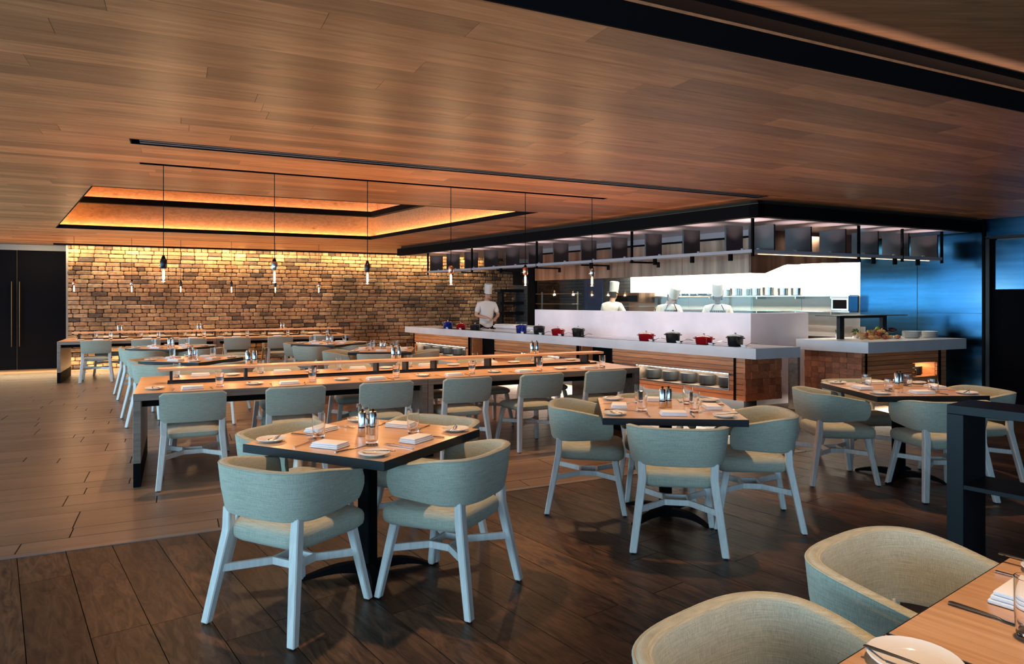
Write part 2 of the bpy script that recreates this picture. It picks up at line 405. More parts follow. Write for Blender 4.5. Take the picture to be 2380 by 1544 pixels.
def lay(pieces, z0, z1, rot, m, name, parent, rest_name, limit=300, gap=.0015, bev=0):
    """pieces: world-plan polygons -> objects; the 300 that show largest stay single, the rest join."""
    vis = [p for p in pieces if poly_in_view(p, z0)]
    vis.sort(key=lambda p: -screen(p, z0) if poly_in_view(p, z0, 10) else 0)
    c, s = math.cos(rot), math.sin(rot)
    def loc_poly(p, cx, cy): return [((x-cx)*c+(y-cy)*s, -(x-cx)*s+(y-cy)*c) for x, y in p]
    def shrink(p):
        cx = sum(q[0] for q in p)/len(p); cy = sum(q[1] for q in p)/len(p)
        ar = parea(p); o = []
        if ar < 0: p = p[::-1]
        # inset every edge by gap
        n = len(p); lines = []
        for i in range(n):
            a, b = p[i], p[(i+1) % n]; dx, dy = b[0]-a[0], b[1]-a[1]; l = math.hypot(dx, dy)
            if l < 1e-5: continue
            lines.append((a[0]-dy/l*gap, a[1]+dx/l*gap, dx/l, dy/l))
        for i in range(len(lines)):
            x1, y1, dx1, dy1 = lines[i-1]; x2, y2, dx2, dy2 = lines[i]
            de = dx1*dy2-dy1*dx2
            if abs(de) < 1e-3: o.append((x2, y2)); continue
            t = ((x2-x1)*dy2-(y2-y1)*dx2)/de; o.append((x1+dx1*t, y1+dy1*t))
        return o if len(o) > 2 else p
    for p in vis[:limit]:
        cx = sum(q[0] for q in p)/len(p); cy = sum(q[1] for q in p)/len(p)
        zz = random.uniform(-.0006, .0006)
        MB().prism(loc_poly(shrink(p), cx, cy), z0+zz, z1+zz).build(name, m, parent, loc=(cx, cy, 0), rot=rot)
    if len(vis) > limit:
        mb = MB()
        for p in vis[limit:]: 
            zz = random.uniform(-.0006, .0006); mb.prism(loc_poly(shrink(p), 0, 0), z0+zz, z1+zz)
        o = mb.build(rest_name, m, parent, rot=rot); o['kind'] = 'stuff'
def strips(frame, a0, a1, widths, b0, b1, lens):
    """rows stacked along b from b0, each row split along a."""
    out = []; b = b0; k = 0
    while b < b1:
        wd = widths[k % len(widths)]; k += 1
        a = a0 - random.uniform(0, lens[1])
        while a < a1:
            l = random.uniform(*lens)
            out.append([frame(max(a, a0), b), frame(min(a+l, a1), b), frame(min(a+l, a1), min(b+wd, b1)), frame(max(a, a0), min(b+wd, b1))] if a+l > a0 else None)
            a += l
        b += wd
    return [p for p in out if p]

# ------------------------------------------------------------ floor
VS = 4.86      # threshold line between boards and tiles
floor = struct(MB().prism([UV(-6.3, -3.4), UV(16, -3.4), UV(16, 21), UV(-6.3, 21)], -.12, -.012).build('floor', M['grout']))
tiles = strips(UV, -6.3, 15, [.2, .2, .4, .2, .3], VS+.07, 18.2, (1.1, 1.3))
def nclip(polys, nmax):
    a, b = BN(0, nmax), BN(-1, nmax); o = []
    for p in polys:
        q = halfclip(p, a, b, True)
        if not any(toBN(*pt)[1] > nmax+1e-6 for pt in q) and len(q) > 2: o.append(q); continue
        q = halfclip(p, a, b, False)
        if len(q) > 2: o.append(q)
    return o
tiles = nclip(tiles, 11.8)
# the boarded area takes over again right of the buffet
BR = 2.55
tl = []
for p in tiles: 
    q = halfclip(p, UV(5.6, 0), UV(5.6, 9), True)
    if len(q) > 2 and abs(parea(q)) > 1e-4: tl.append(q)
lay(tl, -.012, 0, AU, M['tile'], 'tile', floor, 'distant_tiles', gap=.004)
fl = lambda a, b: BN(b, a)
boards = strips(lambda a, b: BN(a, b), -14, 6, [.235], -6, 11.7, (1.3, 2.1))
bl = []
edge_poly_near = [UV(-6.2, -3.3), UV(15, -3.3), UV(15, VS), UV(-6.2, VS)]
edge_poly_far = [UV(5.6, VS), UV(15, VS), UV(15, 16), UV(5.6, 16)]
def inter(p, h):
    if parea(h) < 0: h = h[::-1]
    for i in range(len(h)):
        p = halfclip(p, h[i], h[(i+1) % len(h)], True)
        if len(p) < 3: return None
    return p if abs(parea(p)) > 1e-4 else None
for p in boards:
    for h in (edge_poly_near, edge_poly_far):
        q = inter(p, h)
        if q: bl.append(q)
lay(bl, -.012, 0, AK, M['plank'], 'plank', floor, 'distant_planks', gap=.002)
struct(MB().prism([UV(-6.2, VS), UV(5.6, VS), UV(5.6, VS+.03), UV(-6.2, VS+.03)], -.012, .004).prism([UV(-6.2, VS+.036), UV(5.6, VS+.036), UV(5.6, VS+.068), UV(-6.2, VS+.068)], -.012, .001).build('trim_1', M['strip']))

# ------------------------------------------------------------ ceiling
cove2 = [UV(-2.2, .3), UV(9, .3), UV(9, 2.52), UV(-2.2, 2.52)]
grille_h = [UV(-.32, 5.84), UV(6.12, 5.84), UV(6.12, 6.01), UV(-.32, 6.01)]
track1 = [UV(-.30, 6.80), UV(4.56, 6.80), UV(4.56, 6.89), UV(-.30, 6.89)]
track2 = [UV(-2.10, 15.2), UV(4.2, 15.2), UV(4.2, 15.24), UV(-2.10, 15.24)]
holes = [COVE1, cove2, grille_h, track1, track2]
room = [UV(-6.3, -3.4), UV(16, -3.4), UV(16, 18.2), UV(-6.3, 18.2)]
mb = MB()
for p in cut([room], holes): mb.prism(p, HC+.012, HC+.03)
ceiling = struct(mb.build('ceiling', M['backing']))
pl = strips(UV, -6.3, 14, [.19], -1.07, 17.45, (1.9, 2.6))
pl = nclip(cut(pl, holes), 11.74)
cano = [(2.92, 8.17), (2.92+.9*4.4, 8.17+.4368*4.4), (-2.58+.9*4.4, 15.47+.4368*4.4), (-2.58, 15.47)]
pl = cut(pl, [[(cano[0][0]+.03, cano[0][1]+.1), (cano[1][0], cano[1][1]+.1), cano[2], (cano[3][0]+.1, cano[3][1])]])
lay(pl, HC, HC+.012, AU, M['ceil'], 'plank', ceiling, 'distant_planks', gap=.001)
struct(MB().prism([UV(-6.4, -3.6), UV(16, -3.6), UV(16, 18.6), UV(-6.4, 18.6)], 3.9, 4.0).build('roof', M['backing']))
# cove 1: riser boards behind black trims
def inset(poly, d):
    if parea(poly) < 0: poly = poly[::-1]
    n = len(poly); ln = []
    for i in range(n):
        a, b = poly[i], poly[(i+1) % n]; dx, dy = b[0]-a[0], b[1]-a[1]; l = math.hypot(dx, dy)
        ln.append((a[0]-dy/l*d, a[1]+dx/l*d, dx/l, dy/l))
    o = []
    for i in range(n):
        x1, y1, dx1, dy1 = ln[i-1]; x2, y2, dx2, dy2 = ln[i]; de = dx1*dy2-dy1*dx2
        t = ((x2-x1)*dy2-(y2-y1)*dx2)/de; o.append((x1+dx1*t, y1+dy1*t))
    return o
def ring(mb, outer, inner, z0, z1):
    n = len(outer)
    for i in range(n):
        j = (i+1) % n; mb.prism([outer[i], outer[j], inner[j], inner[i]], z0, z1)
def make_cove(P, name, label, tz, rz, up, upz, top_m):
    base = P if parea(P) > 0 else P[::-1]
    t = struct(MB().prism(inset(base, -.35), upz, upz+.03).build(name, top_m))
    n = 4
    def seg(nm, outer, inner, z0, z1, m):
        for i in range(n):
            j = (i+1) % n
            o = MB().prism([outer[i], outer[j], inner[j], inner[i]], z0, z1)
            o.build(nm, m, t)
    seg('black_trim', base, inset(base, .012), HC-.004, HC+tz, M['black'])
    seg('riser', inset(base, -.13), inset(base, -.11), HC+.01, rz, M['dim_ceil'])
    seg('black_trim', inset(base, -.02), base, rz, rz+up, M['black'])
    seg('ledge', inset(base, -.13), inset(base, -.02), rz, rz+.02, M['black'])
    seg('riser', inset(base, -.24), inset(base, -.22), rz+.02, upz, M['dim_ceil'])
    seg('ledge', inset(base, -.13), inset(base, -.015), HC+.014, HC+.024, M['black'])
    return base
b1 = make_cove(COVE1, 'ceiling_cove', '', .062, 3.15, .10, 3.72, M['dim_ceil'])
def edge_lights(nm, poly, off, z, power, col, wd=.05, edges=None):
    q = inset(poly, -off)
    for i in range(4):
        if edges and i not in edges: continue
        a, b = q[i], q[(i+1) % 4]; l = math.hypot(b[0]-a[0], b[1]-a[1])
        area(nm, ((a[0]+b[0])/2, (a[1]+b[1])/2, z), (0, 0, 1), l-.1, wd, power*l, col, up=(b[0]-a[0], b[1]-a[1], 0))
edge_lights('cove_led', b1, .065, HC+.036, 4.5, AMBER)
edge_lights('cove_led_upper', b1, .16, 3.19, 4.0, (1, .50, .26))
b2 = make_cove(cove2, 'ceiling_cove', '', .12, 2.90, .045, 2.943, M['dim_ceil'])
edge_lights('cove_led_small', b2, .065, HC+.036, .6, (1, .60, .42))

# air grille in its slot
g = thing('air_grille', 'long black linear air grille let into the timber ceiling', 'vent', UV(-.32, 5.84)+(HC,), AU)
MB().box(0, 6.44, 0, .17, .10, .11).box(0, 6.44, -.004, .004, -.002, .1).box(0, 6.44, .166, .174, -.002, .1).box(-.004, .004, 0, .17, -.002, .1).box(6.436, 6.444, 0, .17, -.002, .1).build('housing', M['black'], g)
for i in range(6): MB().box(.06, 6.43, .022+i*.025, .028+i*.025, .002, .03).build('blade', M['rail_grey'] if i % 3 == 1 else M['gunmetal'], g)

# ------------------------------------------------------------ walls
VB, VD = 17.51, 18.0
wall_back = struct(MB().prism([UV(-2.15, VB+.03), UV(8.9, VB+.03), UV(8.9, VB+.6), UV(-2.15, VB+.6)], 0, HC+.4).build('wall_back', M['mortar']))
# brick courses
def brick_poly(l, h):
    j = lambda s=.006: random.uniform(-s, s)
    c = random.uniform(.008, .02)
    base = [(c, 0), (l*.5, j(.004)), (l-c, 0), (l, c), (l, h-c), (l-c, h), (l*.5, h+j(.004)), (c, h), (0, h-c), (0, c)]
    return [(x+j(.003), z+j(.003)) for x, z in base]
def brick_verts(l, h, d=.05):
    o = brick_poly(l-.009, h-.009); cx, cz = l/2-.0045, h/2-.0045
    back = [(x, 0, z) for x, z in o]; mid = [(x, -d*.75, z) for x, z in o]
    front = [(cx+(x-cx)*(1-.016/l*2), -d, cz+(z-cz)*(1-.014/h*2)) for x, z in o]
    return back, mid, front
def brick_into(mb, x, z, l, h, dy):
    bk, md, fr = brick_verts(l, h); sh = lambda ps: [(p[0]+x, p[1]+dy, p[2]+z) for p in ps]
    vb = [mb.bm.verts.new(p) for p in sh(bk)]; vm = [mb.bm.verts.new(p) for p in sh(md)]; vf = [mb.bm.verts.new(p) for p in sh(fr)]
    n = len(vb)
    for a, b in ((vb, vm), (vm, vf)):
        for i in range(n): mb.bm.faces.new((a[i], a[(i+1) % n], b[(i+1) % n], b[i]))
    mb.bm.faces.new(vf)
courses = []
z = .0; r = 0; U0 = -2.15; U1 = 8.6
while z < HC+.02:
    h = .093; header = (r % 5 == 3); x = U0 - (random.uniform(0, .2) if not header else .05)
    while x < U1:
        l = (random.uniform(.13, .17) if header else random.uniform(.255, .31))
        if not header and random.random() < .08: l *= .55
        x0 = max(x, U0)
        if x+l > U0+.05: courses.append((x0, z, min(x+l, U1)-x0, h))
        x += l
    z += h; r += 1
def bsz(c): 
    x, y = UV(c[0], VB); return c[2]*c[3]/(y*y) if in_view(x, y, c[1]+.04, 20) and (1190+1600*x/y) < 1200 and c[1] > .35 else 0
courses.sort(key=lambda c: -bsz(c) if c[2] > .09 else 0)
shared = []
for k in range(18):
    mb = MB(); l = .27 if k < 12 else .15; brick_into(mb, 0, 0, l, .093, 0); me = mb.mesh('brick'); me.materials.append(M['brick']); shared.append((l, me))
n1 = 0; rest = MB()
for c in courses:
    if n1 < 298 and bsz(c) > 0 and c[2] > .1:
        pool = [s for s in shared if (s[0] > .2) == (c[2] > .2)]; l, me = random.choice(pool)
        o = bpy.data.objects.new('brick', me); C.objects.link(o); o.parent = wall_back
        X, Y = UV(c[0]+.007, VB+.03+random.uniform(-.006, .006)); o.location = (X, Y, c[1]+.007); o.rotation_euler = (0, 0, AU); o.scale = (c[2]/l, 1, 1)
        n1 += 1
    elif c[2] > .05:
        brick_into(rest, c[0]+.007, c[1]+.007, c[2], c[3], VB+.03+random.uniform(-.006, .006))
ro = rest.build('distant_bricks', M['brick'], wall_back, rot=AU); ro['kind'] = 'stuff'
struct(MB().prism([UV(-2.35, VB-.30), UV(8.4, VB-.30), UV(8.4, VB-.27), UV(-2.35, VB-.27)], HC-.035, HC+.1).build('trim_2', M['black']))
# black double doors left of the bricks with grey bulkhead over them
struct(MB().prism([UV(-2.16, VB-.02), UV(-2.12, VB-.02), UV(-2.12, VD+.05), UV(-2.16, VD+.05)], 0, HC+.1).build('trim_3', M['grey_panel']))
dd = thing('door_1', 'pair of tall black double doors left of the brick wall', 'door', UV(-6.0, VD)+(0,), AU)
dd['kind'] = 'structure'; del dd['label']; del dd['category']
for x0 in (.0, .96, 1.92, 2.88):
    MB().box(x0+.01, x0+.95, .0, .05, .0, 2.58, bev=.004).build('door_leaf', M['door'], dd)
for x0 in (.88, 1.02, 2.80, 2.94): MB().tube([(x0, -.05, .5), (x0, -.05, 1.9)], .012).bar((x0, 0, .6), (x0, -.05, .6), .015, .015).bar((x0, 0, 1.8), (x0, -.05, 1.8), .015, .015).build('door_handle', M['brass'], dd)
struct(MB().prism([UV(-6.3, VD), UV(-2.12, VD), UV(-2.12, VD+.1), UV(-6.3, VD+.1)], 2.58, HC+.05).prism([UV(-6.3, VD+.06), UV(-2.12, VD+.06), UV(-2.12, VD+.16), UV(-6.3, VD+.16)], 0, 2.6).build('wall_far_left', M['grey_panel']))
struct(MB().prism([UV(-6.3, VB-.3), UV(-2.16, VB-.3), UV(-2.16, VD), UV(-6.3, VD)], HC, HC+.02).build('trim_4', M['backing']))
# window wall on the left: sill, head, mullions and panes
wl = struct(MB().prism([UV(-6.15, -3.4), UV(-6.0, -3.4), UV(-6.0, VD), UV(-6.15, VD)], 0, .28).prism([UV(-6.15, -3.4), UV(-6.0, -3.4), UV(-6.0, VD), UV(-6.15, VD)], 2.62, 2.75).build('wall_left', M['black']))
win = struct(MB().prism([UV(-6.10, -3.3), UV(-6.09, -3.3), UV(-6.09, VD), UV(-6.10, VD)], .28, 2.62).build('window_1', M['pane']))
for i in range(11):
    v = -3.3+i*2.12; MB().prism([UV(-6.14, v), UV(-6.02, v), UV(-6.02, v+.06), UV(-6.14, v+.06)], .28, 2.62).build('mullion', M['black'], win)
# rear wall (behind the camera) with a window band and right return
struct(MB().prism([UV(-6.15, -3.2), UV(16, -3.2), UV(16, -3.05), UV(-6.15, -3.05)], 0, .28).prism([UV(-6.15, -3.2), UV(16, -3.2), UV(16, -3.05), UV(-6.15, -3.05)], 2.62, 2.75)
       .prism([UV(4.2, -3.2), UV(16, -3.2), UV(16, -3.05), UV(4.2, -3.05)], .28, 2.62).build('wall_front', M['grey_panel']))

# kitchen back wall (plane N = 11.76)
NW = 11.76
def kwall(name, b0, b1, z0, z1, m, n0=NW, n1=NW+.15, parent=None):
    return MB().prism([BN(b0, n0), BN(b1, n0), BN(b1, n1), BN(b0, n1)], z0, z1).build(name, m, parent)
def kb(px, N_): return toBN(*col_n(px, N_))[0]
bw0, bd, bblue, bend = -15.6, kb(1465, NW), kb(2000, NW), kb(2285, NW)
wr = struct(kwall('wall_right', bw0, bend+9, 0, HC+.1, M['grey_panel'], NW+.05, NW+.2))
# dark kitchen brick tiles on the left part
mb = MB(); z = .9; r = 0
kx = lambda b, n: BN(b, n)
while z < 2.2:
    b = bw0 + (.12 if r % 2 else 0)
    while b < bd-.05:
        b2_ = min(b+.24, bd); mb.prism([BN(b+.004, NW), BN(b2_-.004, NW), BN(b2_-.004, NW+.05), BN(b+.004, NW+.05)], z+.004, z+.076); b += .24
    z += .08; r += 1
o = mb.build('dark_tiles', M['darkbrick'], wr); o['kind'] = 'stuff'
kwall('blue_tile_panel', kb(1357, NW-.02), kb(1400, NW-.02), .9, 2.1, M['bluetile'], NW-.02, NW, wr)
pb = [bd, kb(1600, NW), kb(1746, NW), kb(1863, NW), bblue]
for i in range(4): kwall('wall_panel', pb[i]+.004, pb[i+1]-.004, .3, 2.3, M['whitewall'], NW, NW+.05, wr)
for a, b_, z0, z1 in ((bblue, kb(2133, NW), 0, HC), (kb(2133, NW), bend, 0, 1.30), (kb(2133, NW), bend, 1.30, HC)):
    kwall('steel_panel', a+.004, b_-.003, z0+.002, z1-.002, M['blued'], NW-.02, NW+.03, wr)
# doorway at the right: frame, recessed blued header, black door
struct(kwall('trim_5', bend, bend+.035, 0, HC, M['black'], NW-.05, NW+.03))
d2 = struct(kwall('door_2', bend+.16, bend+1.9, .02, 1.66, M['door'], NW+.0, NW+.02))
kwall('door_frame', bend+.05, bend+.10, 0, 2.42, M['blackmetal'], NW-.06, NW+.02, d2)
kwall('door_frame', bend+.05, bend+2.2, 2.40, 2.44, M['blackmetal'], NW-.06, NW+.02, d2)
kwall('header_panel', bend+.16, bend+2.1, 1.66, 2.38, M['blued'], NW+.0, NW+.03, d2)
kwall('reveal', bend+.10, bend+.16, 0, 2.40, M['door'], NW+.0, NW+.04, d2)
struct(kwall('trim_6', bend+.04, bend+7, 2.44, HC, M['blued'], NW-.01, NW+.03))
struct(kwall('baseboard_right', bend+.16, bend+7, 0, .02, M['black'], NW-.02, NW+.0))

# ------------------------------------------------------------ kitchen: canopy, hood, walls, counters
def kpoly(pts): return [BN(*p) for p in pts]
u_b, u_n = toBN(CU, SU)[0]-0, toBN(CU, SU)[1]     # u expressed in (b, N)
C0 = toBN(2.92, 8.17); CL = (C0[0]-9.14, C0[1]); cu = lambda p, t: (p[0]+u_b*t, p[1]+u_n*t)
cn = thing('canopy', 'black bulkhead canopy hanging over the show kitchen', 'canopy')
def offs(p, db, du): q = cu(p, du); return (q[0]-db, q[1])
def para(p, L, D): return kpoly([p, (p[0]-L, p[1]), cu((p[0]-L, p[1]), D), cu(p, D)])   # back-left along -b by L, along u by D
mb = MB()
mb.prism(para(C0, 9.14, .12), 2.50, 2.655); mb.prism(kpoly([C0, (C0[0]-.12, C0[1]), cu((C0[0]-.12, C0[1]), 4.4), cu(C0, 4.4)]), 2.50, 2.655)
mb.build('fascia', M['black'], cn)
C1 = offs(C0, .05, .05)
MB().prism(para(C1, 9.0, .1), 2.655, 2.71).prism(kpoly([C1, (C1[0]-.1, C1[1]), cu((C1[0]-.1, C1[1]), 4.34), cu(C1, 4.34)]), 2.655, 2.71).build('shadow_gap', M['groove'], cn)
MB().prism(para(offs(C0, -.01, -.01), 9.15, .01), 2.648, 2.656).prism(kpoly([offs(C0, -.01, -.01), offs(C0, .0, -.01), cu(offs(C0, .0, -.01), 4.4), cu(offs(C0, -.01, -.01), 4.4)]), 2.648, 2.656).build('edge_bead', M['brass'], cn)
MB().prism(kpoly([offs(C0, .11, .11), offs(C0, 9.1, .11), offs(C0, 9.1, 4.35), offs(C0, .11, 4.40)]), 2.505, 2.53).build('soffit_panel', M['soffit'], cn)

# extractor hood
NB = 8.55; bL, bR = kb(1243, NB), kb(1745, NB)
hd = thing('extractor_hood', 'stainless extractor hood over the glazed kitchen pass', 'hood')
for i in range(4):
    a = bL+(bR-bL)*i/4; b_ = bL+(bR-bL)*(i+1)/4
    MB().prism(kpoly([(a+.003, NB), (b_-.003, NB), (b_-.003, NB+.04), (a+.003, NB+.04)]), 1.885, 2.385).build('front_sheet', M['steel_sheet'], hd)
MB().prism(kpoly([(bL, NB-.01), (bR, NB-.01), (bR, NB+.05), (bL, NB+.05)]), 2.385, 2.415).build('black_trim', M['black'], hd)
MB().prism(kpoly([(bL, NB), (bR, NB), (bR, NB+.04), (bL, NB+.04)]), 2.415, 2.503).build('upper_sheet', M['soffit'], hd)
# right end of the hood: deep side sheet whose lower edge slopes up towards the back
R0 = (bR, NB)
def upt(p, t, z): q = BN(*cu(p, t)); return (q[0], q[1], z)
mb = MB()
prof = [(0, 1.885), (.28, 1.885), (.72, 2.03), (2.3, 2.09), (2.3, 2.503), (0, 2.503)]
for s0 in (0,):
    fr = [mb.bm.verts.new(upt(R0, t, z)) for t, z in prof]; bk = [mb.bm.verts.new(upt((bR-.04, NB), t, z)) for t, z in prof]
    mb.bm.faces.new(fr); mb.bm.faces.new(bk[::-1])
    for i in range(6): mb.bm.faces.new((fr[i], fr[(i+1) % 6], bk[(i+1) % 6], bk[i]))
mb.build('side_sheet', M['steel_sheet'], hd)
MB().prism(kpoly([(bL, NB+.04), (bR-.04, NB+.04), cu((bR-.04, NB+.04), 1.0), (bL, NB+1.0)]), 2.03, 2.06).build('hood_filter', M['gunmetal'], hd)

# bright strip over the kitchen wall, behind the dark bulkhead at the back
struct(MB().prism(kpoly([(bd-.6, NW-.42), (bblue+.1, NW-.42), (bblue+.1, NW-.3), (bd-.6, NW-.3)]), 2.14, 2.5).prism(kpoly([(bw0, NW-.3), (bblue, NW-.3), (bblue, NW), (bw0, NW)]), 2.3, 2.5).build('trim_7', M['black']))
area('kitchen_wall_wash', BN((bd+bblue)/2, NW-.22)+(2.26,), (N3[0]*.5, N3[1]*.5, -1), bblue-bd-.1, .08, 115, NEUT, up=B3)
area('kitchen_ceiling_light', BN((bL+bR)/2+.5, NB+1.4)+(2.45,), (0, 0, -1), 5, .5, 95, NEUT, up=B3)

area('cook_face_fill', BN((bL+bR)/2, NB+.55)+(2.02,), (-N3[0]*.2, -N3[1]*.2, -1), 4.4, .12, 15, NEUT, up=B3)  # unseen lamp, added to brighten the cooks' dark faces
# kitchen pass: tall white stone counter
kp = thing('kitchen_pass', 'tall white stone pass wall in front of the glazed kitchen', 'counter')
MB().prism(kpoly([(bL, NB), (bR, NB), cu((bR, NB), .15), (bL, NB+.15)]), 0, 1.315).build('front_panel', M['stone2'], kp)
q0 = cu((bR, NB), .15)
MB().prism(kpoly([q0, (q0[0]-.15, q0[1]), cu((q0[0]-.15, q0[1]), .99), cu(q0, .99)]), 0, 1.315).build('side_panel', M['stone2'], kp)
MB().prism(kpoly([(bL, NB+.152), (bR-.15, NB+.152), (bR-.05, NB+.75), (bL, NB+.75)]), .86, .90).build('worktop', M['steel'], kp)
# glass above the pass
gz0, gz1 = 1.317, 1.884
gs = [bL+.02, kb(1357, NB), kb(1681, NB), bR]
for i in range(3):
    lab = ['left pane of the kitchen glazing, over dark tiles', 'wide middle pane of the kitchen glazing before three cooks', 'narrow right pane of the kitchen glazing at the corner'][i]
    tag(MB().prism(kpoly([(gs[i]+.003, NB+.05), (gs[i+1]-.003, NB+.05), (gs[i+1]-.003, NB+.06), (gs[i]+.003, NB+.06)]), gz0, gz1).build('glass_pane', M['pane']), lab, 'glass')
q1 = cu((bR-.05, NB+.07), 0)
tag(MB().prism(kpoly([q1, (q1[0]-.01, q1[1]), cu((q1[0]-.01, q1[1]), 1.0), cu(q1, 1.0)]), gz0, gz1).build('glass_pane', M['pane']), 'side pane of the kitchen glazing right of the corner', 'glass')

# light rack hanging under the canopy: grey board with bronze fins and little spotlights
RK = toBN(2.94, 8.44); LL = 7.9; LR = 3.74
def rack(name, label, origin, length, along_u):
    t = thing(name, label, 'light rack')
    sgn = 1
    def P(a, d):   # a along the run, d inwards
        return cu(origin, a) if False else ((cu((origin[0]-d, origin[1]), a)) if along_u else (origin[0]-a, origin[1]+d))
    if not along_u:
        def P(a, d): return cu((origin[0]-a, origin[1]), d)
    a0_ = .262 if along_u else 0
    MB().prism(kpoly([P(a0_, 0), P(length, 0), P(length, .26), P(a0_, .26)]), 2.085, 2.125).build('board', M['rail_grey'], t)
    if along_u: MB().prism(kpoly([P(.3, .15), P(length-.05, .15), P(length-.05, .17), P(.3, .17)]), 2.079, 2.085).build('underside_glow', M['glow_under'], t)  # no lamp: emission imitates the lit cream underside of the board
    n = int(length/.62); 
    for i in range(n):
        a = .38+i*(length-.5)/(n-1) if n > 1 else .4
        w_ = .012
        MB().prism(kpoly([P(a-w_, .0), P(a+w_, .0), P(a+w_, .36 if along_u else .28), P(a-w_, .36 if along_u else .28)]), 2.125, 2.45).build('fin', M['fin'], t)
        q = BN(*P(a-.16, .10))
        sp = MB().lathe([(.02, 2.125), (.02, 2.15)], 10, q[0], q[1]).build('uplight', M['rail_grey'], t)
        spot('rack_uplight', (q[0], q[1], 2.16), (q[0], q[1], 2.6), 8, PINK, 110, .9, .02)
    for a in ([0.0, 2.0, 4.2, 6.2, length] if not along_u else [1.95, 2.85, length]):
        MB().prism(kpoly([P(a-.01, 0), P(a+.012, 0), P(a+.012, .03), P(a-.01, .03)]), 2.04, 2.505).build('hanger', M['black'], t)
    ks = [.35, .95, 1.6, 2.9, 4.6, 5.3, 7.0] if not along_u else [2.3, 2.75, 3.25]
    for a in ks:
        q = BN(*P(a, .05)); MB().lathe([(.028, 2.0), (.03, 2.01), (.03, 2.085)], 12, q[0], q[1]).build('spotlight', M['black'], t)
    if not along_u:
        for a in (2.05, 3.1, 4.3, 5.4, 6.6):
            MB().prism(kpoly([P(a, .02), P(a-.02, .02), P(a-.02, .55), P(a, .55)]), 2.045, 2.07).build('arm', M['black'], t)
            q = BN(*P(a-.01, .53)); MB().lathe([(.025, 1.99), (.025, 2.05)], 10, q[0], q[1]).build('spotlight', M['black'], t)
    return t
rack('light_rack', 'long grey hanging light rack with dark fins over the buffet', RK, LL, False)
rack('light_rack', 'shorter hanging light rack with dark fins over the salad island', (RK[0], RK[1]), LR, True)

# ---- buffet counter
ZC = .88
def slats_unit(t, P, W, zlo, zhi, niche=None, nrow=9, mt='slat'):
    """horizontal slats on a front; P(a, d) maps along/outwards to plan; niche = (a0, a1, z0, z1)."""
    h = (zhi-zlo)/nrow
    for i in range(nrow):
        z0, z1 = zlo+i*h+.003, zlo+(i+1)*h-.003
        segs = [(0, W)]
        if niche and z1 > niche[2] and z0 < niche[3]:
            segs = [(0, niche[0]), (niche[1], W)]
            if z0 < niche[2] < z1 and niche[2]-z0 > .01: MB().prism(kpoly([P(0, 0), P(W, 0), P(W, .025), P(0, .025)]), z0, niche[2]-.002).build('slat', M[mt], t); continue
            if z0 < niche[3] < z1 and z1-niche[3] > .01: MB().prism(kpoly([P(0, 0), P(W, 0), P(W, .025), P(0, .025)]), niche[3]+.002, z1).build('slat', M[mt], t); continue
        for a, b_ in segs:
            if b_-a > .02:
                a_ = P(a, 0); bb = P(b_, 0)
                cx, cy = BN(*((a_[0]+bb[0])/2, (a_[1]+bb[1])/2))
                MB().prism(kpoly([P(a, 0), P(b_, 0), P(b_, .025), P(a, .025)]), z0, z1).build('slat', M[mt], t)
def blocks(t, Pq, W, zlo, zhi, nx, nz):
    cols = [W*i/nx for i in range(nx+1)]
    for j in range(nz):
        for i in range(nx):
            z0, z1 = zlo+(zhi-zlo)*j/nz+.001, zlo+(zhi-zlo)*(j+1)/nz-.001
            pr = random.choice((.0, .004, .008, .012))
            MB().prism(kpoly([Pq(cols[i]+.001, -.03), Pq(cols[i+1]-.001, -.03), Pq(cols[i+1]-.001, pr), Pq(cols[i]+.001, pr)]), z0, z1).build('timber_block', M['block'], t)
S0 = toBN(3.11, 8.78); SLn = S0[1]; SLl = kb(941, SLn)
ct = thing('worktop', 'long pale stone worktop of the buffet counter', 'worktop')
MB().prism(kpoly([S0, (SLl, SLn), cu((SLl, SLn), .79), cu(S0, .79)]), ZC-.138, ZC).build('slab', M['stone'], ct)
MB().prism(kpoly([(S0[0]-.35, SLn+.06), (SLl+1.3, SLn+.06), (SLl+1.3, SLn+.42), (S0[0]-.35, SLn+.42)]), ZC, ZC+.004).build('hot_plate_strip', plain('black glass inlay', (.012, .012, .014), .08), ct)
NBASE = SLn+.22
ZB = .15
units = [(1420, 1736, (1490-70, 1693), 'right'), (1147, 1345, (1232-20, 1300), 'middle'), (962, 1092, (968, 1082), 'left')]
spans = []
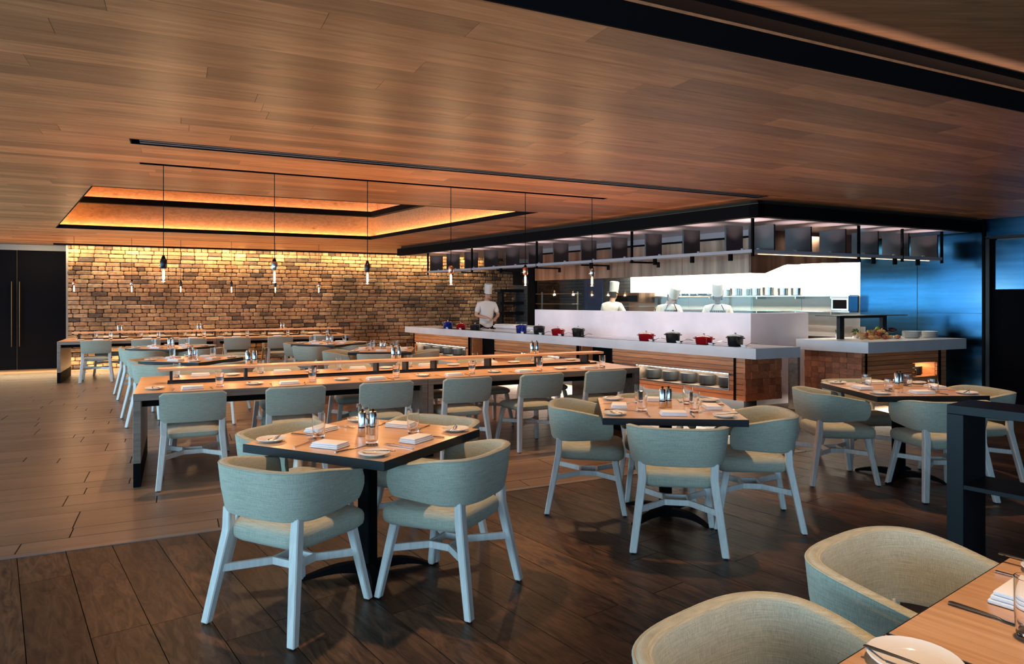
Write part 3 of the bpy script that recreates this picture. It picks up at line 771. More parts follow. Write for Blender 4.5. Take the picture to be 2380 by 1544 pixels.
for k, (p0, p1, npx, nm) in enumerate(units):
    a0, a1 = kb(p0, NBASE), kb(p1, NBASE)
    t = thing('buffet_cabinet', nm+' slatted timber cabinet under the buffet worktop, with lit niche', 'cabinet')
    W = a1-a0
    P = lambda a, d, a0=a0: (a0+a, NBASE-.0+d)
    wb = .17 if k == 0 else .02
    n0, n1 = kb(npx[0], NBASE)-a0, kb(npx[1], NBASE)-a0
    if k == 0: n0 = .55
    nz0, nz1 = .28, .50
    xs = W-wb
    # carcass with an open niche
    D = .5
    MB().prism(kpoly([P(.01, .03), P(n0, .03), P(n0, D), P(.01, D)]), ZB, ZC-.14).prism(kpoly([P(n1, .03), P(xs, .03), P(xs, D), P(n1, D)]), ZB, ZC-.14)\
        .prism(kpoly([P(n0, .03), P(n1, .03), P(n1, D), P(n0, D)]), ZB, nz0).prism(kpoly([P(n0, .03), P(n1, .03), P(n1, D), P(n0, D)]), nz1, ZC-.14)\
        .prism(kpoly([P(n0, .34), P(n1, .34), P(n1, D), P(n0, D)]), nz0, nz1).build('carcass', M['grey_oak'], t)
    slats_unit(t, P, xs-.005, ZB, ZC-.14, (n0, n1, nz0, nz1), 9)
    mb = MB(); f = .014
    for a, b_, z0, z1 in ((n0, n1, nz0-f, nz0), (n0, n1, nz1, nz1+f), (n0-f, n0, nz0-f, nz1+f), (n1, n1+f, nz0-f, nz1+f)):
        mb.prism(kpoly([P(a, -.006), P(b_, -.006), P(b_, .05), P(a, .05)]), z0, z1)
    mb.build('niche_frame', M['steel'], t)
    MB().prism(kpoly([P(n0+.02, .05), P(n1-.02, .05), P(n1-.02, .09), P(n0+.02, .09)]), nz1-.012, nz1-.001).build('niche_light', M['ledw'], t)
    c = BN(*P((n0+n1)/2, .13)); area('niche_light', (c[0], c[1], nz1-.01), (0, 0, -1), n1-n0-.1, .2, 7 if k == 0 else 5, NEUT, up=B3)
    MB().prism(kpoly([P(xs-.03, -.012), P(xs, -.012), P(xs, .03), P(xs-.03, .03)]), ZB, ZC-.14).prism(kpoly([P(0, -.012), P(.03, -.012), P(.03, .03), P(0, .03)]), ZB, ZC-.14).build('black_strip', M['black'], t)
    if k == 0:
        for i in range(8):
            z0 = ZB+(ZC-.14-ZB)*i/8
            MB().prism(kpoly([P(xs+.002, 0), P(W-.03, 0), P(W-.03, .4), P(xs+.002, .4)]), z0+.003, z0+(ZC-.14-ZB)/8-.003).build('slat', M['slat'], t)
        Pq = lambda a, d: (cu(P(W-.03, 0), a)[0]+d, cu(P(W-.03, 0), a)[1])
        blocks(t, Pq, .66, ZB, ZC-.142, 6, 6)
    # dark stoneware bowls kept in the niche
    nb = 5 if k == 0 else (3 if k == 1 else 5)
    for i in range(nb):
        c = BN(*P(n0+(i+.5)*(n1-n0)/nb, .2)); rr = min(.12, (n1-n0)/nb*.46)
        if k == 0 and i == 0 or True:
            tag(MB().lathe([(rr*.75, nz0+.001), (rr, nz0+.03), (rr, nz0+.15), (rr*.9, nz0+.15), (rr*.85, nz0+.03)], 18, c[0], c[1], cap=False).lathe([(rr*.1, nz0+.145), (rr*.93, nz0+.15)], 18, c[0], c[1]).build('stoneware_dish', M['bowl'], smooth='auto'),
                'dark stoneware dish, '+['first', 'second', 'third', 'fourth', 'fifth'][i]+' from left in the '+nm+' buffet niche', 'dish', 'dishes in the '+nm+' buffet niche')
    spans.append((a0, a1))
    c = BN(*P(W/2, .02)); area('plinth_light', (c[0], c[1], ZB-.01), (0, 0, -1), W, .25, 90 if k == 0 else 55, NEUT, up=B3)
    MB().prism(kpoly([P(.1, .15), P(W-.15, .15), P(W-.15, .45), P(.1, .45)]), 0, ZB).build('plinth', M['black'], t)
# dark recesses between the cabinets
for (i, nm) in ((0, 'right and middle'), (1, 'middle and left')):
    b_, a_ = spans[i][0], spans[i+1][1]
    t = thing('recess_panel', 'dark recessed panel between the '+nm+' buffet cabinets', 'panel')
    MB().prism(kpoly([(a_+.01, NBASE+.3), (b_-.01, NBASE+.3), (b_-.01, NBASE+.34), (a_+.01, NBASE+.34)]), .0, ZC-.14).build('back_panel', M['black'], t)
    MB().prism(kpoly([(a_+.012, NBASE+.05), (a_+.03, NBASE+.05), (a_+.03, NBASE+.3), (a_+.012, NBASE+.3)]), ZB, ZC-.14).build('side_panel', M['slat'], t)

# ---- salad island
ZI = .94
I0 = toBN(4.73, 9.14); ILEN, IU = 1.03, 2.13
it = thing('island_worktop', 'pale stone worktop of the salad island near the blue steel wall', 'worktop')
MB().prism(kpoly([I0, (I0[0]-ILEN, I0[1]), cu((I0[0]-ILEN, I0[1]), IU), cu(I0, IU)]), ZI-.150, ZI).build('slab', M['stone'], it)
ic = thing('island_cabinet', 'timber cabinet of the salad island, block clad left and slatted right', 'cabinet')
J0 = (I0[0]-.16, I0[1]+.16)     # base corner
JL = ILEN-.20
Pl = lambda a, d: (J0[0]-JL+a, J0[1]-d)       # left face running along b, outward -N
MB().prism(kpoly([(J0[0]-.06, J0[1]+.03), (J0[0]-JL, J0[1]+.03), cu((J0[0]-JL, J0[1]+.03), 1.0), cu((J0[0]-.06, J0[1]+.03), 1.0)]), .15, ZI-.152).build('carcass', M['grey_oak'], ic)
blocks(ic, Pl, JL, .15, ZI-.152, 8, 8)
P3 = lambda a, d: (cu(J0, a)[0]+.0-d, cu(J0, a)[1])
UL = 1.83
n0, n1, nz0, nz1 = 1.12, 1.62, .40, .60
MB().prism(kpoly([P3(n0, .34), P3(n1, .34), P3(n1, .38), P3(n0, .38)]), nz0, nz1).prism(kpoly([P3(n0-.02, .03), P3(n0, .03), P3(n0, .36), P3(n0-.02, .36)]), nz0, nz1).prism(kpoly([P3(n1, .03), P3(n1+.02, .03), P3(n1+.02, .36), P3(n1, .36)]), nz0, nz1)\
    .prism(kpoly([P3(n0, .03), P3(n1, .03), P3(n1, .36), P3(n0, .36)]), nz0-.02, nz0).prism(kpoly([P3(n0, .03), P3(n1, .03), P3(n1, .36), P3(n0, .36)]), nz1, nz1+.02).prism(kpoly([P3(1.0, .03), P3(n0-.02, .03), P3(n0-.02, .3), P3(1.0, .3)]), .15, ZI-.152).build('niche_box', M['slat'], ic)
slats_unit(ic, lambda a, d: P3(a+.02, d), UL-.2, .15, ZI-.152, (n0-.02, n1-.02, nz0, nz1), 10, 'slat_u')
for a in (.06, UL-.17): MB().prism(kpoly([P3(a, -.012), P3(a+.03, -.012), P3(a+.03, .03), P3(a, .03)]), .15, ZI-.152).build('black_strip', M['black'], ic)
slats_unit(ic, lambda a, d: P3(a+UL-.14, d), .14, .15, ZI-.152, None, 10, 'slat_u')
MB().prism(kpoly([P3(.15, .15), P3(UL-.1, .15), P3(UL-.1, .6), P3(.15, .6)]), 0, .15).build('plinth', M['black'], ic)
c = BN(*P3((n0+n1)/2, .17)); area('island_niche_light', (c[0], c[1], nz1-.005), (0, 0, -1), .4, .2, 1.6, WARM, up=U3)
for i, (a, d, hh) in enumerate(((n0+.12, .16, .09), (n0+.32, .2, .13))):
    c = BN(*P3(a, d)); tag(MB().lathe([(.08, nz0+.001), (.10, nz0+.02), (.10, nz0+hh), (.02, nz0+hh+.004)], 20, c[0], c[1]).build('stoneware_dish', M['bowl'], smooth='auto'), ['lower', 'taller'][i]+' round dish in the lit niche of the salad island', 'dish')
c = BN(*cu((J0[0]-.5, J0[1]), .7)); area('island_plinth_light', (c[0], c[1], .14), (0, 0, -1), 1.2, 1.4, 70, NEUT, up=U3)
# low white side counter seen between buffet and island
tag(MB().prism(kpoly([(kb(1832, SLn+1.02), SLn+1.02), (kb(1854, SLn+1.02), SLn+1.02), (kb(1854, SLn+1.02), SLn+1.08), (kb(1832, SLn+1.02), SLn+1.08)]), 0, .86).build('end_panel', M['grey_oak']), 'grey panel behind the right end of the buffet counter', 'panel')

# salad display frame
sd = thing('display_frame', 'black goalpost display frame with thin shelf on the salad island', 'display stand')
a0, a1 = .0, 1.35
Q = lambda px, n_: toBN(*col_n(px, n_))
NF = I0[1]+.32
f0 = (I0[0]-.62, I0[1]+.36)
def PF(a, d): return cu((f0[0]+d, f0[1]), a)
for a in (.0, .92):
    MB().prism(kpoly([PF(a, 0), PF(a+.09, 0), PF(a+.09, .05), PF(a, .05)]), ZI, 1.27).build('post', M['blackmetal'], sd)
MB().prism(kpoly([PF(0, 0), PF(1.01, 0), PF(1.01, .05), PF(0, .05)]), 1.24, 1.272).build('crossbar', M['blackmetal'], sd)
MB().prism(kpoly([PF(-.22, -.16), PF(1.25, -.16), PF(1.25, .2), PF(-.22, .2)]), 1.273, 1.283).build('shelf', M['blackmetal'], sd)
# vegetables heaped under and around the frame
rv = random.Random(3)
def blob(name, m, x, y, z, rx, ry, rz, label, cat, group, stem=None):
    mb = MB(); ph = rv.uniform(0, 6)
    prof = [(max(.001, math.sin(pi*i/8)), -math.cos(pi*i/8)) for i in range(9)]
    mb.lathe([(p[0], p[1]) for p in prof], 12)
    for v_ in mb.bm.verts:
        k = 1+.08*math.sin(v_.co.x*3+ph)+.06*math.cos(v_.co.y*4+ph)
        v_.co = Vector((v_.co.x*rx*k, v_.co.y*ry*k, v_.co.z*rz))
    o = mb.build(name, m, None, smooth=True, loc=(x, y, z), rot=rv.uniform(0, 6)); tag(o, label, cat, group)
    if stem: MB().tube([(0, 0, rz*.9), (.004, 0, rz*1.25)], .004, 6).build('stem', stem, o)
    return o
veg = []
for i in range(40):
    lvl = 0 if i < 22 else (1 if i < 34 else 2); a = .13+.12*lvl+(.82-.24*lvl)*rv.random(); d = -.02+.05*lvl+(.32-.10*lvl)*rv.random()
    q = BN(*PF(a, d+.02)); kind = i % 6
    z = ZI+.03+lvl*.04
    if kind in (0, 1, 3): blob('potato', M['potato'], q[0], q[1], z, .03+.014*rv.random(), .024+.008*rv.random(), .026, 'pale brown potato in the vegetable heap on the salad island', 'potato', 'potatoes in the vegetable heap')
    elif kind == 2: blob('squash', M['orange'], q[0], q[1], z, .04, .04, .03, 'small orange squash in the vegetable heap on the island', 'squash', 'small squashes in the vegetable heap', M['leaf'])
    elif kind == 4: blob('tomato', M['redveg'], q[0], q[1], z, .032, .032, .028, 'dark red tomato in the vegetable heap on the island', 'tomato', 'tomatoes in the vegetable heap', M['leaf'])
    else: blob('potato', M['potato'], q[0], q[1], z, .05, .035, .03, 'pale brown potato in the vegetable heap on the salad island', 'potato', 'potatoes in the vegetable heap')
q = BN(*PF(.70, .12)); blob('pepper', M['lime'], q[0], q[1], ZI+.13, .035, .035, .045, 'bright lime green pepper on top of the vegetable heap', 'pepper', None, M['leaf'])
for a, d in ((.86, .1), (.94, .16)):
    q = BN(*PF(a, d)); blob('aubergine', M['aub'], q[0], q[1], ZI+.12, .07, .04, .038, 'glossy dark aubergine at the right of the vegetable heap', 'aubergine', 'aubergines on the vegetable heap', M['leaf'])
def herb(name, x, y, z, r, h, label, pot=True):
    t = thing(name, label, 'plant', (x, y, z))
    if pot: MB().lathe([(.04, 0), (.055, .07), (.05, .07), (.045, .06)], 16).build('pot', M['white'], t, smooth='auto')
    mb = MB()
    for i in range(90):
        th, ph = rv.uniform(0, 2*pi), rv.uniform(.1, 1.5); rr = r*rv.uniform(.5, 1)
        c = Vector((rr*math.cos(th)*math.sin(ph), rr*math.sin(th)*math.sin(ph), .07+h*math.cos(ph)*rv.uniform(.4, 1)))
        d1 = Vector((rv.uniform(-1, 1), rv.uniform(-1, 1), rv.uniform(0, 1))).normalized()*.016; d2 = d1.cross(Vector((rv.uniform(-1, 1), rv.uniform(-1, 1), 1))).normalized()*.008
        mb.quad([c-d1, c+d2, c+d1, c-d2])
    o = mb.build('foliage', M['leaf'], t); o['kind'] = 'stuff'
    mb = MB()
    for i in range(5): a = i*1.25; mb.tube([(0.01*math.cos(a), .01*math.sin(a), .04), (.5*r*math.cos(a), .5*r*math.sin(a), .07+h*.5)], .002, 5)
    mb.build('stem', M['leaf'], t)
q = BN(*PF(.14, -.06)); herb('potted_herb', q[0], q[1], ZI, .06, .09, 'small potted green herb inside the black display frame')
q = BN(*PF(.52, -.08)); herb('herb_bunch', q[0], q[1], ZI-.0, .085, .07, 'spreading dark green herb bunch behind the vegetable heap')
# twig jar
q = BN(*PF(.27, -.14)); tj = thing('twig_jar', 'small jar of pale dry twigs behind the vegetable heap', 'jar', (q[0], q[1], ZI))
MB().lathe([(.03, 0), (.035, .09), (.03, .09), (.028, .01)], 14).build('jar', M['glass'], tj, smooth='auto')
for i in range(7): a = i*.9; MB().tube([(0, 0, .01), (.04*math.cos(a), .04*math.sin(a), .24)], .0025, 5).build('twig', M['potato'], tj)
# plates on the island
def plate_mesh(r, m=None):
    return MB().lathe([(r*.55, 0), (r*.62, .002), (r*.98, .014), (r, .016), (r*.97, .018), (r*.66, .006), (.001, .005)], 28, cap=False)
def mk_plate(): 
    return tag(plate_mesh(.13).build('plate', M['white'], smooth='auto'), '', 'plate')
PLATE = Proto(mk_plate)
for s, (a, nm, n_) in enumerate(((1.27, 'left', 9), (1.66, 'right', 8))):
    q = BN(*cu((I0[0]-.38, I0[1]+.36), a))
    for i in range(n_): PLATE.put((q[0], q[1], ZI+.001+i*.0105), 0, 'white plate, '+['lowest', 'second', 'third', 'fourth', 'fifth', 'sixth', 'seventh', 'eighth', 'ninth'][i]+' from below in the '+nm+' stack on the salad island', 'plates in the '+nm+' island stack')

# kitchen wall shelves, cookware, ovens
def kthing_box(name, b0, b1, n0, n1, z0, z1, m, t=None, bev=0): return MB().prism(kpoly([(b0, n0), (b1, n0), (b1, n1), (b0, n1)]), z0, z1).build(name, m, t)
shb0, shb1 = kb(1495, 11.5), bblue-.02
for z, nm in ((1.585, 'upper'), (1.315, 'lower')):
    t = thing('wall_shelf', nm+' steel shelf on the bright white kitchen wall', 'shelf')
    kthing_box('board', shb0, shb1, NW-.34, NW, z-.02, z, M['steel'], t)
    for b_ in (shb0+.3, kb(1560, 11.5), kb(1650, 11.5), kb(1760, 11.5), kb(1850, 11.5), shb1-.35):
        MB().prism(kpoly([(b_, NW-.3), (b_+.02, NW-.3), (b_+.02, NW), (b_, NW)]), z-.06, z-.02).build('bracket', M['steel'], t)
def mk_saucepan():
    t = thing('saucepan', '', 'saucepan')
    MB().lathe([(.09, 0), (.10, .01), (.105, .13), (.11, .135), (.10, .132), (.095, .012), (.001, .01)], 22, cap=False).build('pan_body', M['steel'], t, smooth='auto')
    MB().bar((-.10, 0, .115), (-.30, 0, .19), .022, .008, .002).build('handle', M['steel'], t)
    return t
SP = Proto(mk_saucepan)
for i, (px, sc_) in enumerate(((1852, 1), (1821, 1), (1787, 1.15), (1757, 1.05), (1733, 1), (1710, 1.1), (1688, .9))):
    x, y = col_n(px, NW-.17)
    o = SP.put((x, y, 1.586), AK+.1, ['rightmost', 'second from right', 'third from right', 'fourth from right', 'fifth from right', 'sixth from right', 'seventh from right'][i]+' steel saucepan on the upper kitchen wall shelf', 'saucepans on the upper kitchen shelf')
    o.scale = (sc_, sc_, sc_)
def mk_fry():
    t = thing('frying_pan', '', 'frying pan')
    MB().lathe([(.09, 0), (.13, .045), (.125, .045), (.088, .006), (.001, .005)], 22, cap=False).build('pan_body', M['iron'], t, smooth='auto')
    MB().bar((.12, 0, .04), (.33, 0, .10), .022, .010, .003).build('handle', M['iron'], t)
    return t
FP = Proto(mk_fry)
for i, (px, rot) in enumerate(((1512, .5), (1571, 2.6), (1592, 2.2), (1612, 2.8), (1630, .2), (1642, 2.4))):
    x, y = col_n(px, NW-.17); FP.put((x, y, 1.586+(.0 if i % 2 else .004)), AK+rot, ['far left', 'second', 'third', 'fourth', 'fifth', 'sixth'][i]+' black frying pan along the upper kitchen shelf, counted from its left end', 'frying pans on the upper kitchen shelf')
mw = thing('microwave', 'steel microwave oven on the lower kitchen shelf by the blue wall', 'microwave', BN(-6.10, NW-.36)+(1.316,), AK)
MB().box(0, .31, 0, .34, 0, .26, bev=.008).build('housing', M['steel'], mw)
MB().box(.04, .27, -.012, -.001, .04, .19, bev=.003).build('door', M['black'], mw); mwd = mw.children[-1]
MB().box(.02, .29, -.008, -.001, .21, .245).build('control_strip', plain('pale blue grey', (.4, .48, .6), .4), mw)
MB().tube([(.03, -.02, .05), (.03, -.02, .19)], .006).build('handle', M['steel'], mwd)
kt = thing('kitchen_bench', 'stainless bench along the white kitchen wall', 'bench')
BS = kb(1502, 11.3)+.12
kthing_box('worktop', BS, bblue+.1, NW-.75, NW-.001, .86, .90, M['steel'], kt)
kthing_box('upstand', BS, bblue+.1, NW-.03, NW-.001, .901, 1.05, M['steel'], kt)
kthing_box('cabinet_front', BS, bblue+.1, NW-.70, NW-.02, .08, .859, M['steel_sheet'], kt)
for b0 in (kb(1886, NW-.72), kb(1846, NW-.72)): kthing_box('oven_door', b0, b0+.52, NW-.72, NW-.701, .25, .80, M['black'], kt)
# cooking range seen through the glass
cr = thing('cooking_range', 'dark oven range with grill shelf behind the cook seen from the back', 'oven')
b0, b1_ = kb(1440, 11.2), kb(1500, 11.2)
kthing_box('body', b0, b1_, 10.9, 11.6, 0, 1.1, M['gunmetal'], cr); kthing_box('grill', b0, b1_, 11.0, 11.5, 1.45, 1.66, M['steel_sheet'], cr)
kthing_box('grill_door', b0+.05, b1_-.05, 10.98, 10.999, 1.47, 1.60, M['black'], cr); kthing_box('shelf', b0, b1_, 11.0, 11.5, 1.36, 1.38, M['steel'], cr); kthing_box('back_panel', b0, b1_, 11.5, 11.6, 1.1, 1.66, M['steel'], cr)
# black shelving beside the bricks
XS, YS = col_n(1150, 10.6)
bs = thing('black_shelving', 'black open shelving against the bricks left of the kitchen', 'shelving', UV(*toUV(*col_v(1165, VB-.45)))+(0,), AU)
for x in (.02, .78): MB().box(x, x+.06, 0, .3, 0, 1.77).build('post', M['blackmetal'], bs)
for z in (1.76, 1.42, 1.14, .8): MB().box(-.04, .9, -.02, .34, z-.04, z+.04).build('shelf', M['blackmetal'], bs)
struct(MB().prism(kpoly([(kb(1192, 10.9), 10.9), (kb(1240, 10.9), 10.9), (kb(1240, 10.9), 11.7), (kb(1192, 10.9), 11.7)]), 1.9, 2.35).prism(kpoly([(kb(1226, 10.9), 10.9), (kb(1243, 10.9), 10.9), (kb(1243, 10.9), 11.7), (kb(1226, 10.9), 11.7)]), 0, 1.9).build('trim_8', M['black']))
# shelf inside the kitchen behind the left pane
t = thing('storage_shelf', 'steel storage shelves behind the left glass pane', 'shelf')
for z in (1.42, 1.66): kthing_box('board', kb(1245, 10.8), kb(1330, 10.8), 10.8, 11.1, z-.015, z, M['steel'], t)
for p_ in (1247, 1329): kthing_box('post', kb(p_, 10.8), kb(p_, 10.8)+.03, 10.95, 10.98, 0, 1.7, M['steel'], t)
# back counter the front cook works at
kc = thing('prep_counter', 'low white prep counter beside the front cook', 'counter')
kthing_box('top', kb(1155, NB+.35), bL-.03, NB+.25, NB+.8, .90, .95, M['stone'], kc); kthing_box('body', kb(1158, NB+.35), bL-.05, NB+.28, NB+.78, 0, .90, M['stone2'], kc)

# ------------------------------------------------------------ chairs
def rear_leg(sx, top, tw=.042):
    mb = MB()
    pts = [(sx*.213, -.202, top), (sx*.210, -.205, .43), (sx*.265, -.285, .0)] if top < .6 else [(sx*.215, -.255, top), (sx*.212, -.215, .43), (sx*.25, -.275, .0)]
    for i in range(2):
        pass
    rings = []
    for (x, y, z), wx, wy in zip(pts, (.046, .050, .043), (.038, .044, .036)):
        rings.append([(x-wx/2, y-wy/2, z), (x+wx/2, y-wy/2, z), (x+wx/2, y+wy/2, z), (x-wx/2, y+wy/2, z)])
    mb.loops(rings)
    bmesh.ops.bevel(mb.bm, geom=mb.bm.edges[:], offset=.005, segments=1, affect='EDGES')
    return mb
def front_leg(sx):
    mb = MB(); rings = []
    for (x, y, z), w_ in zip(((sx*.195, .185, .385), (sx*.245, .255, 0)), (.044, .036)):
        rings.append([(x-w_/2, y-w_/2, z), (x+w_/2, y-w_/2, z), (x+w_/2, y+w_/2, z), (x-w_/2, y+w_/2, z)])
    mb.loops(rings); bmesh.ops.bevel(mb.bm, geom=mb.bm.edges[:], offset=.005, segments=1, affect='EDGES'); return mb
def legs(t, top, foot):
    for sx in (-1, 1):
        for mbx, (fx, fy) in ((rear_leg(sx, top), foot), (front_leg(sx), (.245, .255))):
            for v_ in mbx.bm.verts: v_.co.z += .006 if v_.co.z < .02 else 0
            l = mbx.build('leg', M['white_wood'], t)
            MB().box(sx*fx-.010, sx*fx+.010, fy-.010, fy+.010, 0, .009, bev=.001).build('foot_glide', M['black'], l)
def seat_mesh(wf, wr, yf, yr, z0, z1):
    rings = []
    def outline(inset_, z, crown=0):
        o = []
        n = 44
        for i in range(n):
            t = 2*pi*i/n; e = .28
            cx = math.copysign(abs(math.cos(t))**e, math.cos(t)); cy = math.copysign(abs(math.sin(t))**e, math.sin(t))
            y = (yf+yr)/2 + cy*((yf-yr)/2-inset_); f = (y-yr)/(yf-yr)
            hw = (wr+(wf-wr)*f)/2 - inset_
            o.append((cx*hw, y, z))
        return o
    h = z1-z0
    for ins, z in ((.05, z0), (.02, z0+.003), (.004, z0+.018), (0, z0+h*.35), (0, z0+h*.62), (.006, z1-.022), (.022, z1-.008), (.06, z1), (.13, z1+.004)): rings.append(outline(ins, z))
    return MB().loops(rings)
def stretchers():
    mb = MB(); zc = .25
    cs = [(-.075, -.06), (.075, -.06), (.075, .06), (-.075, .06)]; lg = [(-.232, -.25), (.232, -.25), (.218, .22), (-.218, .22)]
    for c, l in zip(cs, lg): mb.bar((c[0], c[1], zc), (l[0], l[1], zc), .018, .036, .002)
    for i in range(4):
        a, b = cs[i], cs[(i+1) % 4]; mb.bar((a[0], a[1], zc), (b[0], b[1], zc), .018, .036, .002)
    return mb
def make_tub():
    t = thing('tub_chair', '', 'chair')
    # upholstered wrap-round shell: swept rounded section
    n = 60; path = []
    L1, aw, bd_, cy = .21, .295, .245, -.035
    for i in range(n+1):
        s = i/n
        if s < .22: f = s/.22; path.append((-aw+.012*(1-f), cy+L1*(1-f)))
        elif s > .78: f = (s-.78)/.22; path.append((aw-.012*f, cy+L1*f))
        else:
            th = pi*(s-.22)/.56; c, si = math.cos(th), math.sin(th); e = .68
            path.append((-aw*math.copysign(abs(c)**e, c), cy-bd_*abs(si)**e))
    rings = []; th_ = .045
    for i, (x, y) in enumerate(path):
        a = path[max(0, i-1)]; b = path[min(n, i+1)]
        tx, ty = b[0]-a[0], b[1]-a[1]; l = math.hypot(tx, ty); nx, ny = -ty/l, tx/l      # inward normal
        if nx*(-x)+ny*(cy+.05-y) < 0: nx, ny = -nx, -ny
        e = min(i, n-i)/n
        back = min(1, max(0, (.20-y)/.40)); sm = back*back*(3-2*back)
        zt = .690+.055*sm; zb = .528-.015*sm
        er = min(1, (e*n)/2.4); rnd = 1-math.sqrt(max(0, 1-(1-er)**2)) if er < 1 else 0
        zt -= .034*rnd; zb += .034*rnd
        r_ = .016; sec = []
        tk = th_*(1-.5*rnd)
        prof = [(0, zb+r_), (r_*.3, zb+r_*.3), (r_, zb), (tk-r_, zb), (tk-r_*.3, zb+r_*.3), (tk, zb+r_), (tk+.003, (zb+zt)/2), (tk, zt-r_), (tk-r_*.3, zt-r_*.3), (tk-r_, zt), (r_, zt), (r_*.3, zt-r_*.3), (0, zt-r_), (-.004, (zb+zt)/2)]
        for d, z in prof:
            lean = 1+.11*(z-.63)/.22
            px, py = x+nx*d, y+ny*d
            sec.append((px*lean, (py-cy)*lean+cy if py < cy else py, z))
        rings.append(sec)
    shl = MB().loops(rings).build('shell', M['fabric'], t, smooth='auto')
    # piping along the top edge
    MB().tube([(Vector(r[11])+Vector(r[12]))/2+Vector((0, 0, .004)) for r in rings[1:-1]], .0035, 5).build('piping', M['fabric'], shl, smooth=True)
    seat_mesh(.525, .44, .255, -.215, .375, .475).build('seat', M['fabric'], t, smooth='auto')
    legs(t, .532, (.265, -.285))
    stretchers().build('stretcher', M['white_wood'], t)
    return t
def make_side():
    t = thing('dining_chair', '', 'chair')
    rings = []; n = 16
    for i in range(n+1):
        s = i/n*2-1; x = s*.238; y = -.262-.035*(1-s*s); e = abs(s)
        rr = max(0, (e-.90)/.10); dz = .022*(1-math.sqrt(max(0, 1-rr*rr)))
        zt, zb = .772-dz, .530+dz; tk = .036
        prof = [(0, zb+.01), (.008, zb), (tk-.008, zb), (tk, zb+.01), (tk+.004, (zt+zb)/2), (tk, zt-.01), (tk-.01, zt), (.01, zt), (0, zt-.01), (-.003, (zt+zb)/2)]
        rings.append([(x*(1+.03*(z-.53)/.24), y+d-.05*(z-.53)/.24, z) for d, z in prof])
    MB().loops(rings).build('backrest', M['fabric'], t, smooth='auto')
    seat_mesh(.48, .40, .25, -.20, .385, .46).build('seat', M['fabric'], t, smooth='auto')
    legs(t, .63, (.25, -.275))
    stretchers().build('stretcher', M['white_wood'], t)
    return t
TUB = Proto(make_tub); SIDE = Proto(make_side)

# ------------------------------------------------------------ table ware
def mk_sideplate(): 
    t = thing('side_plate', '', 'plate')
    ds = plate_mesh(.078).build('dish', M['white'], t, smooth='auto')
    MB().lathe([(.05, .0060), (.052, .0072), (.054, .0062)], 28, cap=False).build('well_rim', M['white'], ds, smooth='auto'); return t
def knife_mb():
    mb = MB(); rings = []
    for x, hw, h in ((-.105, .002, .002), (-.103, .0045, .0045), (-.097, .0058, .0055), (-.06, .0052, .0050), (-.015, .0042, .0042), (-.005, .0040, .003), (.005, .0075, .0012), (.05, .0088, .0010), (.085, .0080, .0009), (.100, .0045, .0007), (.105, .0012, .0005)):
        rings.append([(x, hw*math.cos(k*pi/5), .0008+h*(1+math.sin(k*pi/5))*.6) for k in range(10)])
    return mb.loops(rings)
def fork_mb():
    mb = MB(); n = 8; rings = []
    for i in range(n+1):
        s = i/n; x = -.10+.145*s; hw = .0055-.002*math.sin(pi*s)+(.006 if s > .95 else 0); z = .001+.008*max(0, s-.5)
        rings.append([(x, -hw, z), (x, hw, z), (x, hw, z+.003), (x, -hw, z+.003)])
    mb.loops(rings)
    for k in (-1.5, -.5, .5, 1.5): mb.bar((.043, k*.0055, .006), (.095, k*.0055, .003), .0028, .002)
    return mb
def mk_knife(): return tag(knife_mb().build('knife', M['steel'], smooth='auto'), '', 'knife')
def mk_fork(): return tag(fork_mb().build('fork', M['steel']), '', 'fork')
def mk_napkin():
    t = thing('napkin', '', 'napkin')
    for i in range(3):
        o = .004*i; MB().box(-.055+o, .055-o*.5, -.085+o*.6, .085-o, .0005+i*.0085, .0085+i*.0085, bev=.003, seg=2).build('fold', M['linen'], t, smooth='auto')
    return t
def mk_glass():
    t = thing('tumbler', '', 'glass')
    MB().lathe([(.001, 0), (.026, 0), (.030, .004), (.034, .06), (.0345, .135), (.0325, .1352), (.0318, .06), (.027, .02), (.001, .016)], 24, cap=False).build('vessel', M['glass'], t, smooth='auto')
    return t
def mk_lowglass():
    t = thing('tumbler', '', 'glass')
    MB().lathe([(.001, 0), (.028, 0), (.034, .006), (.042, .045), (.037, .100), (.0355, .1002), (.040, .045), (.032, .014), (.001, .010)], 24, cap=False).build('vessel', M['glass'], t, smooth='auto')
    return t
def mk_shaker():
    t = thing('grinder', '', 'grinder')
    MB().lathe([(.021, 0), (.0225, .002), (.0225, .045)], 20).lathe([(.0225, .052), (.0225, .125), (.018, .132)], 20).build('barrel', M['steel'], t, smooth='auto'); bar_ = t.children[-1]
    MB().lathe([(.0215, .045), (.0215, .052)], 20).build('band', M['black'], bar_, smooth='auto')
    MB().lathe([(.006, .132), (.006, .137), (.009, .141), (.006, .147), (.001, .149)], 14, cap=False).build('knob', M['brass'], t, smooth='auto')
    return t
SPL, KN, FK, NAP, GL, LG, SH = Proto(mk_sideplate), Proto(mk_knife), Proto(mk_fork), Proto(mk_napkin), Proto(mk_glass), Proto(mk_lowglass), Proto(mk_shaker)
TZ = .7515
